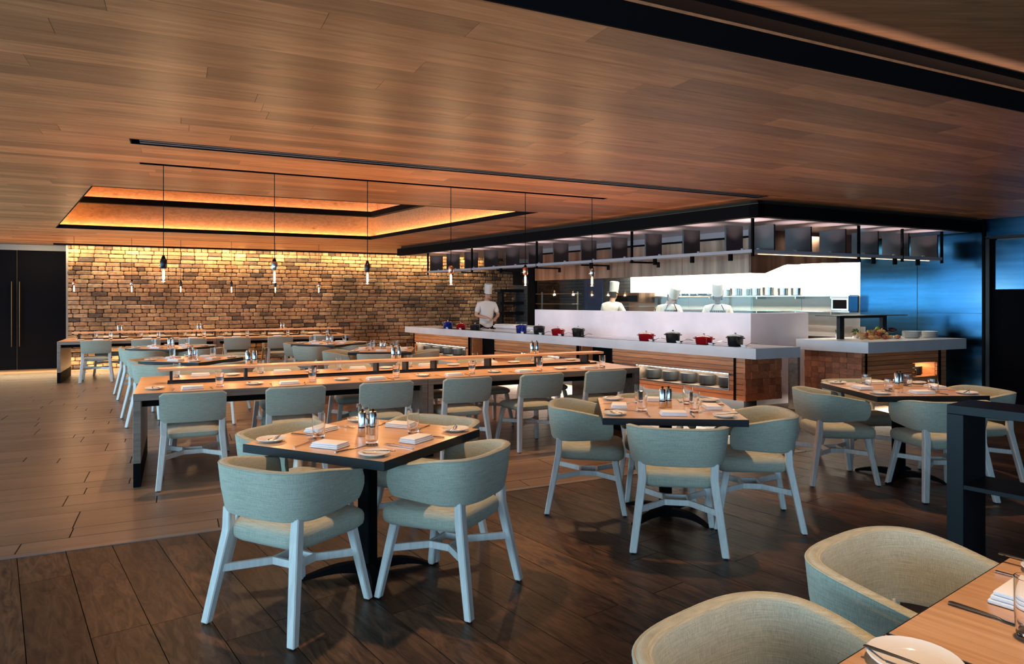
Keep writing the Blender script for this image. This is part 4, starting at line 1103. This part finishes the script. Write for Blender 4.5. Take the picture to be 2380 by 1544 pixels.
def setting(ox, oy, ang, where, gl=None, ware=True, plate=(-.375, .13), glassp=(.16, .28), knife_on_plate=True, z=TZ, jit=.01, glabel=None):
    """place setting; (ox,oy) edge midpoint, ang = heading of the sitter looking across the table."""
    gl = gl or GL
    c, s = math.cos(ang), math.sin(ang)
    def at(r, f): r += random.uniform(-jit, jit); f += random.uniform(-jit, jit); return (ox + f*c + r*s, oy + f*s - r*c, z)
    a0 = ang+random.uniform(-.08, .08)
    NAP.put(at(0, .14), a0-pi/2+pi/2, 'folded white napkin '+where, 'folded napkins on the tables')
    SPL.put(at(*plate), ang, 'small white side plate '+where, 'side plates on the tables')
    gl.put(at(*glassp), 0, 'clear water tumbler '+where, 'water tumblers on the tables')
    if ware:
        FK.put(at(-.15, .14), ang+random.uniform(-.15, .15), 'steel fork, '+where, 'forks on the tables')
        KN.put(at(.14, .14), ang+random.uniform(-.15, .15), 'steel knife, '+where, 'knives on the tables')
    if knife_on_plate:
        p = at(plate[0], plate[1]); k = KN.put((p[0], p[1], z+.017), ang+.5+random.uniform(-.3, .3), 'butter knife on plate, '+where, 'butter knives on side plates'); k.scale = (.8, .8, 1)

# ------------------------------------------------------------ square pedestal tables
def make_sq():
    t = thing('square_table', '', 'table'); h = .455
    MB().box(-h, h, -h, h, .705, .7485, bev=.002).build('edge_frame', M['blackmetal'], t)
    MB().box(-h+.004, h-.004, -h+.004, h-.004, .7486, .7505).build('tabletop', M['top'], t)
    MB().box(-.04, .04, -.04, .04, .03, .705, bev=.006).build('pedestal', M['black'], t)
    MB().box(-.16, .16, -.16, .16, .693, .705).build('mounting_plate', M['black'], t)
    mb = MB()
    for k in range(4):
        a = k*pi/2+pi/4; pts = []; rings = []
        for i in range(9):
            s = i/8; r_ = .02+.32*s; hh = .045*(1-s**2)+.014; wv = .05-.012*s
            c, sn = math.cos(a+.25*s*(1-s)), math.sin(a+.25*s*(1-s)); px, py = -sn, c
            zl = .022*math.sin(pi*s)
            rings.append([(r_*c-px*wv/2, r_*sn-py*wv/2, zl), (r_*c+px*wv/2, r_*sn+py*wv/2, zl), (r_*c+px*wv/2, r_*sn+py*wv/2, zl*.6+hh), (r_*c-px*wv/2, r_*sn-py*wv/2, zl*.6+hh)])
        mb.loops(rings)
    mb.build('base', M['black'], t)
    return t
SQ = Proto(make_sq)
def square(cx, cy, rot, label, tname, sides, low=False, ware=True, size=1.0, power=30):
    """sides: for local sides -y, +x, +y, -x: (name, chair offset from centre along side normal, lateral, twist, chair label)"""
    o = SQ.put((cx, cy, 0), rot, label, 'square pedestal tables'); o.scale = (size, size, 1)
    h = .455*size
    for k, sd_ in enumerate(sides):
        ang = rot+pi/2+k*pi/2          # heading of the sitter on side k (side 0 = local -y looks +y)
        c, s = math.cos(ang), math.sin(ang)
        ex, ey = cx-h*c, cy-h*s
        setting(ex, ey, ang, 'on '+sd_[0]+' side of '+tname, gl=LG if low else GL, ware=ware, plate=(-.36*size, .12), glassp=(.17, .27))
        if sd_[1] is not None:
            d, lat, tw = sd_[1]
            TUB.put((cx-d*c+lat*s, cy-d*s-lat*c, 0), ang-pi/2+tw, sd_[2], 'upholstered tub chairs')
    for k in (-1, 1):
        a = rot+.6
        SH.put((cx+k*.028*math.cos(a), cy+k*.028*math.sin(a), TZ), 0, ('left' if k < 0 else 'right')+' steel pepper grinder in the middle of '+tname, 'grinders on the square tables')
    spot('table_downlight', (cx, cy, HC-.02), (cx, cy, 0), power, WARM, 62, .7, .04)
tc = 'pale sage tub chair '
square(-.797, 3.80, R(-26.4), 'square oak table with thick black edge, nearest left in front of the long table', 'the near left table',
       [('front', (.535, -.02, 0), tc+'seen from behind at the near left table'),
        ('right', (.515, .0, 0), tc+'turned left at the right side of the near left table'),
        ('back', (.535, -.02, 0), tc+'tucked behind the far right side of the near left table'),
        ('left', (.505, 0, 0), tc+'behind the left corner of the near left table')], power=34)
square(1.07, 4.80, R(-5), 'square oak table with thick black edge in the centre, before the buffet', 'the centre table',
       [('near', (.49, .0, R(-5)), tc+'seen square from behind at the centre table'),
        ('right', (.56, -.05, R(-3)), tc+'at the right side of the centre table'),
        ('far', (.52, 0, 0), tc+'mostly hidden behind the centre table'),
        ('left', (.53, -.20, R(-2)), tc+'at the left side of the centre table')], power=34)
square(3.28, 5.84, R(2.5), 'square oak table with black edge at right, behind the dark shelf unit', 'the right table',
       [('near', (.48, .01, R(-2)), tc+'at the near side of the right table'),
        ('right', (.60, 0, 0), tc+'lit warm at the right side of the right table'),
        ('far', (.52, .03, 0), tc+'behind the far side of the right table'),
        ('left', (.58, .02, R(-3)), tc+'at the left side of the right table')], low=True, power=36)
square(-4.07, 8.77, R(-14), 'blue-edged square table just beyond the left end of the long table', 'the nearer left back table',
       [('near', (.50, 0, 0), tc+'seen from behind at the nearer left back table'),
        ('right', (.52, 0, 0), tc+'at the right of the nearer left back table'),
        ('far', (.54, 0, 0), tc+'on the far side of the nearer left back table'),
        ('left', (.54, 0, 0), tc+'at the left of the nearer left back table')], ware=False, size=.95, power=26)
square(-5.45, 11.0, R(-14), 'blue-edged square table farther back at left, before the far long table', 'the farther left back table',
       [('near', (.50, 0, 0), tc+'seen from behind at the farther left back table'),
        ('right', (.54, 0, 0), tc+'at the right of the farther left back table'),
        ('far', (.54, 0, 0), tc+'on the far side of the farther left back table'),
        ('left', (.54, 0, 0), tc+'at the left of the farther left back table')], ware=False, power=26)
square(-3.20, 12.05, R(-22), 'dark-edged square table nearest the brick wall, right of the far long table', 'the table nearest the brick wall',
       [('near', (.55, .10, 0), tc+'seen from behind at the table nearest the brick wall'),
        ('right', (.54, 0, 0), tc+'at the right of the table nearest the brick wall'),
        ('far', (.54, 0, 0), tc+'beyond the table nearest the brick wall'),
        ('left', (.56, 0, 0), tc+'at the left of the table nearest the brick wall')], ware=False, power=24)
square(-1.95, 10.40, R(5), 'dark-edged square table left of the buffet counter end', 'the table by the buffet end',
       [('near', (.52, 0, 0), tc+'seen from behind at the table by the buffet end'),
        ('right', (.56, 0, 0), tc+'between its table and the left buffet cabinet'),
        ('far', (.54, 0, 0), tc+'beyond the table by the buffet end'),
        ('left', (.58, .0, R(-8)), tc+'at the left of the table by the buffet end')], ware=False, power=24)

# ------------------------------------------------------------ corner tables, bottom right
def make_corner():
    t = thing('dining_table', '', 'table')
    MB().box(0, .76, -.378, .378, .705, .7485, bev=.0015).build('edge_frame', M['blackmetal'], t)
    MB().box(.006, .754, -.3735, .3735, .7486, .7505).build('tabletop', M['top'], t)
    MB().box(.34, .42, -.04, .04, .03, .705, bev=.006).build('pedestal', M['black'], t)
    MB().box(.12, .64, -.03, .03, 0, .03, bev=.004).box(.35, .41, -.26, .26, 0, .0299, bev=.004).build('base', M['black'], t)
    return t
CT = Proto(make_corner)
SE = (.84, 1.551)
CT.put((SE[0]+.381*KN_[0], SE[1]+.381*KN_[1], 0), AK, 'oak table at the right edge of the photo with a napkin and tumbler')
CT.put((SE[0]-.381*KN_[0], SE[1]-.381*KN_[1], 0), AK, 'oak table in the bottom right corner holding one side plate')
TUB.put((1.20, 1.975, 0), AK-pi/2, tc+'in the right foreground, its round rim seen from above', 'upholstered tub chairs')
TUB.put((.60, 1.455, 0), AK-pi/2+.03, tc+'cut off by the bottom edge, nearest the camera', 'upholstered tub chairs')
def ct(n_, b_): return (SE[0]+n_*KN_[0]+b_*KB[0], SE[1]+n_*KN_[1]+b_*KB[1], TZ)
o = SPL.put(ct(-.10, .105), 0, 'white side plate in the bottom right corner of the picture', 'side plates on the tables'); o.scale = (1.15,)*3
p = ct(-.13, .125); KN.put((p[0], p[1], TZ+.019), AK+.12, 'butter knife on the plate in the bottom right corner', 'butter knives on side plates')
NAP.put(ct(.45, .15), AK, 'folded white napkin on the table at the right edge, beside the tumbler', 'folded napkins on the tables').scale = (1.25, 1.1, 1.3)
KN.put(ct(.275, .14), AK, 'long steel knife on the table at the right edge, nearest the seam', 'knives on the tables').scale = (1.1, 1.1, 1.3)
FK.put(ct(.60, .12), AK, 'steel fork beyond the napkin on the table at the right edge', 'forks on the tables')
GL.put(ct(.225, .212), 0, 'clear tumbler cut by the right edge of the picture', 'water tumblers on the tables')
SPL.put(ct(.70, .13), 0, 'white side plate at the far corner of the table at the right edge', 'side plates on the tables')
p = ct(.70, .10); KN.put((p[0], p[1], TZ+.018), AK, 'butter knife on the plate at the far corner of the right edge table', 'butter knives on side plates')
q = ct(.2, .2); spot('table_downlight', (q[0], q[1], HC-.02), (q[0], q[1], 0), 34, WARM, 70, .7, .04)

# dark shelf unit
cs = thing('console', 'dark open shelf unit standing in front of the right table', 'shelf unit', (2.50, 3.96, 0), AK)
MB().box(0, 2.0, 0, .33, .85, .90, bev=.002).build('top', M['blackmetal'], cs)
MB().box(0, .085, 0, .33, 0, .849, bev=.002).build('end_panel', M['blackmetal'], cs)
MB().box(.086, 1.9, .0, .33, .43, .455, bev=.001).build('shelf', M['blackmetal'], cs)
for x in (.46, 1.2, 1.915): MB().box(x, x+.07, .02, .31, 0, .429, bev=.001).build('upright', M['blackmetal'], cs)

# ------------------------------------------------------------ long communal tables
def long_table(O, L, tag_, near_chairs, far_chairs, t_first, pitch, set_near, set_far, posts, nm):
    ox, oy = O
    def W(t, w_): return (ox+t*CU-w_*SU, oy+t*SU+w_*CU)
    Wd = 1.37; ov = toUV(*O)
    for i in range(2):
        t = thing('long_table', ('left' if i == 0 else 'right')+' half of the '+tag_+' long grey oak communal table', 'table', W(i*L/2, 0)+(0,), AU)
        a, b = .002, L/2-.002
        MB().box(a, b, 0, Wd, .69, .7475, bev=.002).build('frame', M['grey_oak'], t)
        MB().box(a+.002, b-.002, .002, Wd-.002, .7476, .7500).build('tabletop', M['top'], t)
        for x0 in (a, b-.055):
            MB().box(x0, x0+.055, .0, Wd, .19, .689, bev=.002).build('end_panel', M['grey_oak'], t)
            MB().box(x0+.001, x0+.054, .002, Wd-.002, 0, .189).build('kick_plate', M['black'], t)
        MB().box(a+.06, b-.06, .06, .09, .635, .689).box(a+.06, b-.06, Wd-.09, Wd-.06, .635, .689).build('apron', M['black'], t)
    sh = thing('condiment_rail', 'raised oak rail on black posts along the middle of the '+tag_+' long table', 'shelf', W(.16, .60)+(0,), AU)
    SL = L-.24
    MB().box(0, SL, 0, .16, .865, .89, bev=.002).build('board', M['top'], sh)
    for p in posts: MB().box(p-.16-.012, p-.16+.012, .005, .155, .7505, .8645).build('post', M['blackmetal'], sh)
    MB().box(.08, SL-.1, .002, .012, .7505, .768).box(.08, SL-.1, .148, .158, .7505, .768).build('base_rail', M['blackmetal'], sh)
    ordn = ['first', 'second', 'third', 'fourth', 'fifth', 'sixth']
    for i in range(near_chairs):
        q = W(t_first+pitch*i, .07+random.uniform(-.02, .02)); SIDE.put(q+(0,), AU+random.uniform(-.04, .04), 'sage dining chair, '+ordn[i]+' from left on near side of the '+tag_+' long table', 'dining chairs at the long tables')
    for i in range(far_chairs):
        q = W(t_first+.08+pitch*i, Wd-.05+random.uniform(-.02, .03)); SIDE.put(q+(0,), AU+pi+random.uniform(-.06, .06), 'sage dining chair, '+ordn[i]+' from left on far side of the '+tag_+' long table', 'dining chairs at the long tables')
    for i in range(set_near):
        q = W(t_first+pitch*i, 0); setting(q[0], q[1], AU+pi/2, ordn[i]+' from left on the near side of the '+tag_+' long table', plate=(-.29, .24), glassp=(.21, .19), z=TZ-.001, knife_on_plate=nm, ware=nm)
    for i in range(set_far):
        q = W(t_first+.08+pitch*i, Wd); setting(q[0], q[1], AU-pi/2, ordn[i]+' from left on the far side of the '+tag_+' long table', plate=(-.29, .24), glassp=(.21, .19), z=TZ-.001, knife_on_plate=False, ware=False)
    for j, tt in enumerate((.92, 2.33, 3.95)):
        for k in (0, 1):
            q = W(tt+k*.06, .675); SH.put(q+(.8905,), 0, ['left', 'right'][k]+' steel grinder of the '+['left', 'middle', 'right'][j]+' pair on the '+tag_+' long table rail', 'grinders on the long table rails')
    for j in range(4):
        q = W(L*(j+.5)/4, .2); spot('long_table_downlight', q+(HC-.02,), (q[0], q[1], 0), 21, WARM, 74, .8, .04)
        q = W(L*(j+.5)/4, 1.15); spot('long_table_downlight', q+(HC-.02,), (q[0], q[1], 0), 18, WARM, 74, .8, .04)
long_table((-3.03, 5.5), 4.95, 'front', 6, 6, .44, .785, 6, 6, (.27, .90, 1.53, 2.15, 2.46, 2.77, 3.40, 4.03, 4.65), True)
long_table((-8.2, 12.4), 5.3, 'far', 6, 6, .62, .80, 6, 6, (.27, .95, 1.62, 2.3, 2.65, 2.98, 3.66, 4.33, 4.95), False)

# ------------------------------------------------------------ pendants
def make_pend(sock):
    t = thing('pendant_lamp', '', 'lamp')
    zb = 1.66
    MB().tube([(0, 0, HC+.05), (0, 0, zb+.235)], .0035, 6).build('cord', M['black'], t)
    MB().lathe([(.010, zb+.235), (.013, zb+.225), (.020, zb+.205)], 14).build('cord_grip', M['black'], t, smooth='auto')
    MB().lathe([(.020, zb+.205), (.028, zb+.19), (.028, zb+.13), (.022, zb+.12)], 18).build('socket', sock, t, smooth='auto'); so_ = t.children[-1]
    MB().bar((-.02, 0, zb+.15), (-.038, 0, zb+.15), .006, .006).build('key', sock, so_)
    MB().lathe([(.014, zb+.12), (.018, zb+.10), (.030, zb+.055), (.031, zb+.035), (.022, zb+.010), (.001, zb)], 18, cap=False).build('glass_bulb', M['bulb'], t, smooth='auto'); gb_ = t.children[-1]
    MB().lathe([(.006, zb+.018), (.010, zb+.03), (.010, zb+.10), (.005, zb+.115)], 10).build('filament', M['filament'], gb_, smooth='auto')
    return t
PK = {'black': Proto(lambda: make_pend(M['gunmetal'])), 'steel': Proto(lambda: make_pend(M['steel'])), 'copper': Proto(lambda: make_pend(M['copper']))}
names6 = ['leftmost', 'second from left', 'third from left', 'fourth from left', 'fifth from left', 'rightmost']
tr = thing('pendant_track', 'black recessed track in the ceiling above the front long table', 'track', UV(-.30, 6.80)+(HC,), AU)
MB().box(0, 4.86, 0, .09, .08, .09).box(0, .003, 0, .09, 0, .08).box(4.857, 4.86, 0, .09, 0, .08).box(0, 4.86, 0, .003, 0, .08).box(0, 4.86, .087, .09, 0, .08).build('channel', M['black'], tr)
tr = thing('pendant_track', 'thin black recessed track in the ceiling above the far long table', 'track', UV(-2.10, 15.2)+(HC,), AU)
MB().box(0, 6.3, 0, .04, .06, .07).box(0, .003, 0, .04, 0, .06).box(6.297, 6.3, 0, .04, 0, .06).box(0, 6.3, 0, .003, 0, .06).box(0, 6.3, .037, .04, 0, .06).build('channel', M['black'], tr)
for i, (px, kd) in enumerate(zip((380, 638, 854, 1048, 1221, 1376), ('black', 'steel', 'black', 'copper', 'copper', 'steel'))):
    x, y = col_v(px, 6.845); PK[kd].put((x, y, 0), 0, names6[i]+' pendant over the front long table, bare bulb in '+kd+' socket', 'bare bulb pendants')
    point('pendant_glow', (x, y, 1.655), 6.0, (1, .6, .3), .03)
for i, (px, kd) in enumerate(zip((172, 306, 420, 538, 640, 741), ('copper', 'steel', 'black', 'black', 'black', 'steel'))):
    x, y = col_v(px, 15.22); PK[kd].put((x, y, 0), 0, names6[i]+' small pendant against the brick wall, bare bulb in '+kd+' socket', 'bare bulb pendants')
    point('pendant_glow', (x, y, 1.655), 6.0, (1, .6, .3), .03)

# ------------------------------------------------------------ pots on the buffet
def make_pot(col, oval, low):
    t = thing('casserole', '', 'casserole')
    sx = 1.25 if oval else 1; h = .085 if low else .115; r = .105
    MB().lathe([(r*.85, 0), (r*.93, .01), (r, h), (r*1.04, h+.005), (r*.96, h+.004), (r*.9, .02), (.001, .012)], 26, cap=False, sx=sx).build('pan_body', col, t, smooth='auto')
    MB().lathe([(r*1.04, h+.006), (r*1.05, h+.014), (r*.8, h+.026), (r*.3, h+.034), (.001, h+.035)], 26, cap=False, sx=sx).build('lid', col, t, smooth='auto')
    MB().lathe([(.008, h+.03), (.008, h+.045), (.016, h+.052), (.014, h+.06), (.001, h+.062)], 14, cap=False).build('knob', M['steel'], t, smooth='auto')
    for s in (-1, 1):
        a = r*sx
        MB().tube([(s*a*.97, -.035, h-.012), (s*(a+.03), -.025, h-.008), (s*(a+.035), 0, h-.006), (s*(a+.03), .025, h-.008), (s*a*.97, .035, h-.012)], .008, 8).build('handle', col, t, smooth='auto')
    return t
pots = {}
def pot(kind):
    if kind not in pots:
        c, ov, lo = kind; pots[kind] = Proto(lambda: make_pot(M[c], ov, lo))
    return pots[kind]
def make_ladle():
    t = thing('serving_spoon', '', 'spoon')
    MB().lathe([(.001, .0), (.022, .006), (.032, .022), (.030, .022), (.020, .009), (.001, .004)], 16, cap=False, sx=1.2).build('spoon_bowl', M['steel'], t, smooth='auto')
    MB().tube([(.034, 0, .02), (.10, 0, .05), (.19, 0, .03)], .004, 6).build('handle', M['steel'], t, smooth='auto')
    return t
LD = Proto(make_ladle)
CARD = Proto(lambda: tag(MB().box(-.035, .035, -.022, .022, 0, .002).bar((0, .02, .002), (0, -.0, .035), .07, .002).build('label_card', M['card']), '', 'card'))
pl_ = [(1041, 'blue', 0, 0, 'leftmost, cobalt blue casserole on the buffet'), (1071, 'red', 0, 1, 'small low red casserole between the blue and black ones at the left end'),
       (1104, 'iron', 0, 1, 'low black casserole just in front of the standing cook'), (1212, 'blue', 0, 0, 'cobalt blue casserole right of the standing cook'),
       (1253, 'iron', 0, 0, 'black casserole between the second blue and an oval red one'), (1297, 'red', 1, 1, 'oval red casserole left of the passage of empty counter'),
       (1344, 'iron', 0, 0, 'tall black casserole left of the empty stretch of counter'), (1502, 'red', 1, 1, 'oval red casserole right of the empty stretch of counter'),
       (1564, 'iron', 0, 0, 'tall black casserole between the two right oval red ones'), (1636, 'red', 1, 1, 'wide oval red casserole, second from the right end'),
       (1709, 'iron', 0, 0, 'rightmost, tall black casserole on the buffet')]
pn = ['leftmost blue casserole', 'leftmost small red casserole', 'low black casserole before the standing cook', 'second blue casserole', 'black casserole right of the second blue one', 'oval red casserole left of the counter gap', 'tall black casserole left of the counter gap', 'oval red casserole right of the counter gap', 'tall black casserole between two oval red ones', 'wide oval red casserole second from right', 'rightmost black casserole']
for i, (px, c, ov, lo, lab) in enumerate(pl_):
    x, y = col_n(px, SLn+.24)
    pot((c, ov, lo)).put((x, y, ZC+.0045), AK+random.uniform(-.1, .1), lab, 'casseroles on the buffet')
    b_, n_ = toBN(x, y)
    q = BN(b_+.19, n_-.06); LD.put((q[0], q[1], ZC+.005), AK+1.0+random.uniform(-.4, .4), 'steel serving spoon beside the '+pn[i], 'serving spoons on the buffet')
    if i not in (2, 6): q = BN(b_+.24, n_-.18); CARD.put((q[0], q[1], ZC+.0005), AK, 'small white card in front of the '+pn[i], 'cards on the buffet')
for j in range(7):      # the little black spotlights under the rack, angled at the pass and the worktop
    q = BN(kb(1010+j*112, RK[1]+.05), RK[1]+.05); g_ = BN(kb(1010+j*112, NB), NB); spot('buffet_downlight', (q[0], q[1], 1.97), (g_[0], g_[1], 1.0), 15, (1, .84, .80), 105, .8, .03)
q = BN(*cu((I0[0]-.45, I0[1]+.3), .6)); spot('island_downlight', (q[0], q[1], 2.0), (q[0], q[1], ZI), 9, NEUT, 80, .7, .03)
# small steel bench items: tray of bread next to the cook
tag(kthing_box('chopping_board', kb(1170, 9.1), kb(1215, 9.1), 8.86, 9.2, .951, .975, M['white_wood']), 'pale chopping board beside the standing front cook', 'board')

# ------------------------------------------------------------ people
def person(name, label, x, y, ang, H, skinm, arms, lean=0, hat=.21, apron=True, head_down=0.0, jacket_sl='short', light=True):
    """arms: list of two (elbow, wrist) in local metres; the figure faces local +y."""
    t = thing(name, label, 'person', (x, y, 0), ang)
    k = H/1.75
    def skin(verts, edges, radii, nm, m, root=0, lvl=2):
        me = bpy.data.meshes.new(nm); me.from_pydata([tuple(c*k for c in v) for v in verts], edges, []); me.materials.append(m)
        o = bpy.data.objects.new(nm, me); C.objects.link(o); o.parent = t
        md = o.modifiers.new('skin', 'SKIN'); md.use_smooth_shade = True
        for i, r in enumerate(radii):
            sv = me.skin_vertices[0].data[i]; sv.radius = (r[0]*k, r[1]*k) if isinstance(r, tuple) else (r*k, r*k); sv.use_root = (i == root)
        s = o.modifiers.new('sub', 'SUBSURF'); s.levels = lvl; s.render_levels = lvl
        return o
    ly = lean
    sh = 1.44; V = []; E = []; RR = []
    def add(v, r, pr=None): V.append(v); RR.append(r); i = len(V)-1; (E.append((pr, i)) if pr is not None else None); return i
    pel = add((0, 0, .96), (.12, .085)); ch = add((0, ly*.5, 1.22), (.115, .075), pel); up = add((0, ly, 1.38), (.085, .055), ch)
    nk = add((0, ly+.01, 1.50), .052, up)
    hd_c = Vector((0, ly+.03+head_down*.09, 1.60-head_down*.035))
    h0 = add((0, (ly+.01+hd_c.y)/2, 1.545), (.058, .062), nk)
    h1 = add(tuple(hd_c), (.073, .088), h0); h2 = add((0, hd_c.y+.0, hd_c.z+.075), (.070, .085), h1)
    for s in (-1, 1):
        hp = add((s*.09, 0, .88), .075, pel); kn = add((s*.10, .02, .48), .058, hp); an = add((s*.10, 0, .09), .040, kn); to = add((s*.11, .13, .035), .036, an)
    jV, jE, jR = [(0, -.01, .80), (0, 0, .96), (0, ly*.5, 1.22), (0, ly, 1.40), (0, ly+.005, 1.485)], [(0, 1), (1, 2), (2, 3), (3, 4)], [(.185, .135), (.172, .128), (.178, .125), (.15, .102), (.062, .062)]
    for s, (el, wr_) in zip((-1, 1), arms):
        sp = (s*.175, ly, 1.40); a0 = add(sp, .046, up); el_ = (el[0], el[1]+ly, el[2]); w2 = (wr_[0], wr_[1]+ly, wr_[2])
        a1 = add(el_, .042, a0); a2 = add(w2, .028, a1)
        d = (Vector(w2)-Vector(el_)).normalized(); palm = Vector(w2)+d*.05
        side = d.cross(Vector((0, 0, 1))).normalized()
        a3 = add(tuple(palm), (.034, .018), a2)
        for f, (off, ln) in enumerate(((-.030, .055), (-.010, .068), (.010, .064), (.029, .050))):
            b0_ = palm+side*off*.9+d*.028; b1_ = b0_+d*ln*.55+Vector((0, 0, -.008)); b2_ = b1_+d*ln*.35+Vector((0, 0, -.022))
            i0 = add(tuple(b0_), .0095, a3); i1 = add(tuple(b1_), .0088, i0); add(tuple(b2_), .0075, i1)
        tb = palm-side*s*.040-d*.02; t0 = add(tuple(tb), .010, a3); add(tuple(tb+d*.035-side*s*.015+Vector((0, 0, -.012))), .008, t0)
        n0_ = len(jV); jV.append(sp); jR.append(.072); jE.append((3, n0_))
        mid = tuple(sp[i]+(el_[i]-sp[i])*(.8 if jacket_sl == 'short' else 1) for i in range(3)); jV.append(mid); jR.append(.060); jE.append((n0_, n0_+1))
        if jacket_sl != 'short': jV.append(tuple(el_[i]+(w2[i]-el_[i])*.85 for i in range(3))); jR.append(.042); jE.append((n0_+1, n0_+2))
    skin(V, E, RR, 'body', skinm)
    skin(jV, jE, jR, 'chef_jacket', M['jacket'], 1)
    for s in (-1, 1): pass
    skin([(0, 0, .98), (-.09, 0, .88), (-.10, .02, .48), (-.10, 0, .10), (.09, 0, .88), (.10, .02, .48), (.10, 0, .10)], [(0, 1), (1, 2), (2, 3), (0, 4), (4, 5), (5, 6)], [(.16, .12), .108, .08, .07, .108, .08, .07], 'trousers', M['apron'])
    for s in (-1, 1): MB().box(-.045*k+s*.105*k, .045*k+s*.105*k, -.07*k, .18*k, 0, .07*k, bev=.02).build('shoe', M['iron'], t)
    hc = hd_c*k; fz = Vector((0, 1, -head_down*.5)).normalized()
    R3 = Matrix.Rotation(-head_down*.5, 4, 'X')
    def hp_(v): return hc + (R3 @ Vector(v))*k
    for s in (-1, 1):
        e = hp_((s*.031, .083, .035)); MB().lathe([(.001, -.006), (.010, 0), (.001, .006)], 10, cap=False, sx=1, sy=.6).build('eye', M['eye'], t, loc=e)
        ear = hp_((s*.074, .0, .02)); MB().lathe([(.001, -.028), (.012, -.012), (.014, .012), (.001, .028)], 10, cap=False, sx=.6).build('ear', skinm, t, smooth=True, loc=ear)
        b = hp_((s*.031, .086, .055)); MB().box(-.018, .018, -.004, .004, -.003, .003).build('eyebrow', M['hair'], t, loc=b)
    nb_ = hp_((0, .090, .012)); MB().loops([[(-.006, 0, .03), (.006, 0, .03), (0, .004, .032)], [(-.014, -.004, -.012), (.014, -.004, -.012), (0, .022, -.008)]]).build('nose', skinm, t, loc=nb_)
    mo = hp_((0, .084, -.035)); MB().box(-.024, .024, -.004, .005, -.005, .005, bev=.002).build('mouth', M['lip'], t, loc=mo)
    hr = MB(); hr.loops([[(.081*q_*math.cos(a_), .090*q_*math.sin(a_), z_) for a_ in [pi+.1+i_*(pi-.2)/12 for i_ in range(13)]]+[(.070*q_*math.cos(a_), .075*q_*math.sin(a_), z_) for a_ in [2*pi-.1-i_*(pi-.2)/12 for i_ in range(13)]] for q_, z_ in ((.94, -.03), (1, .03), (1, .085))]); o = hr.build('hair', M['hair'], t, smooth='auto', loc=hp_((0, -.012, .0)))
    hm = MB(); z0 = .068
    hm.lathe([(.083, z0), (.084, z0+.055), (.086, z0+.06), (.090, z0+hat), (.080, z0+hat+.012), (.001, z0+hat+.016)], 22, cap=False, sy=1.12)
    for v_ in hm.bm.verts:
        if v_.co.z > z0+.058: an_ = math.atan2(v_.co.y, v_.co.x); f = 1+.05*math.sin(11*an_); v_.co.x *= f; v_.co.y *= f
    o = hm.build('chef_hat', M['jacket'], t, smooth='auto', loc=hp_((0, 0, 0))); o.rotation_euler = (-head_down*.5, 0, 0); o.scale = (k, k, k)
    if apron:
        am = MB()
        am.box(-.13*k, .13*k, (.150+ly*.6)*k, (.158+ly*.6)*k, 1.02*k, 1.37*k)
        am.box(-.17*k, .17*k, .135*k, .147*k, .55*k, 1.02*k)
        am.bar((-.11*k, (.155+ly*.6)*k, 1.36*k), (-.06*k, (.10+ly)*k, 1.47*k), .02*k, .006); am.bar((.11*k, (.155+ly*.6)*k, 1.36*k), (.06*k, (.10+ly)*k, 1.47*k), .02*k, .006)
        am.build('apron', M['apron'], t)
        for i in range(9):
            xx = (-.12+.03*i)*k; MB().box(xx, xx+.004, (.1582+ly*.6)*k, (.1605+ly*.6)*k, 1.02*k, 1.368*k).build('apron_stripe', M['jacket'], t)
    return t
x, y = col_n(1130, 8.98)
person('person', 'person in short-sleeved white jacket and chef hat standing behind the buffet', x, y, pi+.35, 1.76, M['skin'], [((-.27, .02, 1.15), (-.12, .27, 1.08)), ((.27, .03, 1.15), (.10, .28, 1.10))], lean=.04, apron=False, head_down=.5)
x, y = col_n(1420, 9.75)
person('person', 'person in white jacket and tall chef hat with back turned, behind the glass', x, y, -.7, 1.74, M['skin'], [((-.25, .02, 1.13), (-.15, .27, 1.08)), ((.27, .10, 1.15), (.22, .34, 1.12))], lean=.04, jacket_sl='long', head_down=.3)
x, y = col_n(1547, 9.6)
person('person', 'person in chef hat and dark apron bending low over the pass, middle cook', x, y, pi+.2, 1.70, M['skin'], [((-.28, .06, 1.12), (-.14, .25, 1.0)), ((.28, .06, 1.12), (.14, .25, 1.0))], lean=.14, head_down=1.3, jacket_sl='long')
x, y = col_n(1668, 9.7)
person('person', 'person with dark beard, tall chef hat and striped apron, rightmost cook', x, y, pi-.3, 1.70, M['skin2'], [((-.27, .04, 1.12), (-.16, .26, 1.02)), ((.27, .04, 1.12), (.16, .26, 1.02))], lean=.06, head_down=.8, jacket_sl='long')

# ------------------------------------------------------------ put every root at the base of its thing
bpy.context.view_layer.update()
for o in list(C.objects):
    if o.type == 'EMPTY' and o.parent is None and o.location.length < 1e-6 and o.children:
        pts = [c.matrix_world @ Vector(b) for c in o.children_recursive if c.type == 'MESH' for b in c.bound_box]
        b = Vector(((min(p.x for p in pts)+max(p.x for p in pts))/2, (min(p.y for p in pts)+max(p.y for p in pts))/2, min(p.z for p in pts)))
        o.location = b
        for c in o.children: c.location = c.location - b
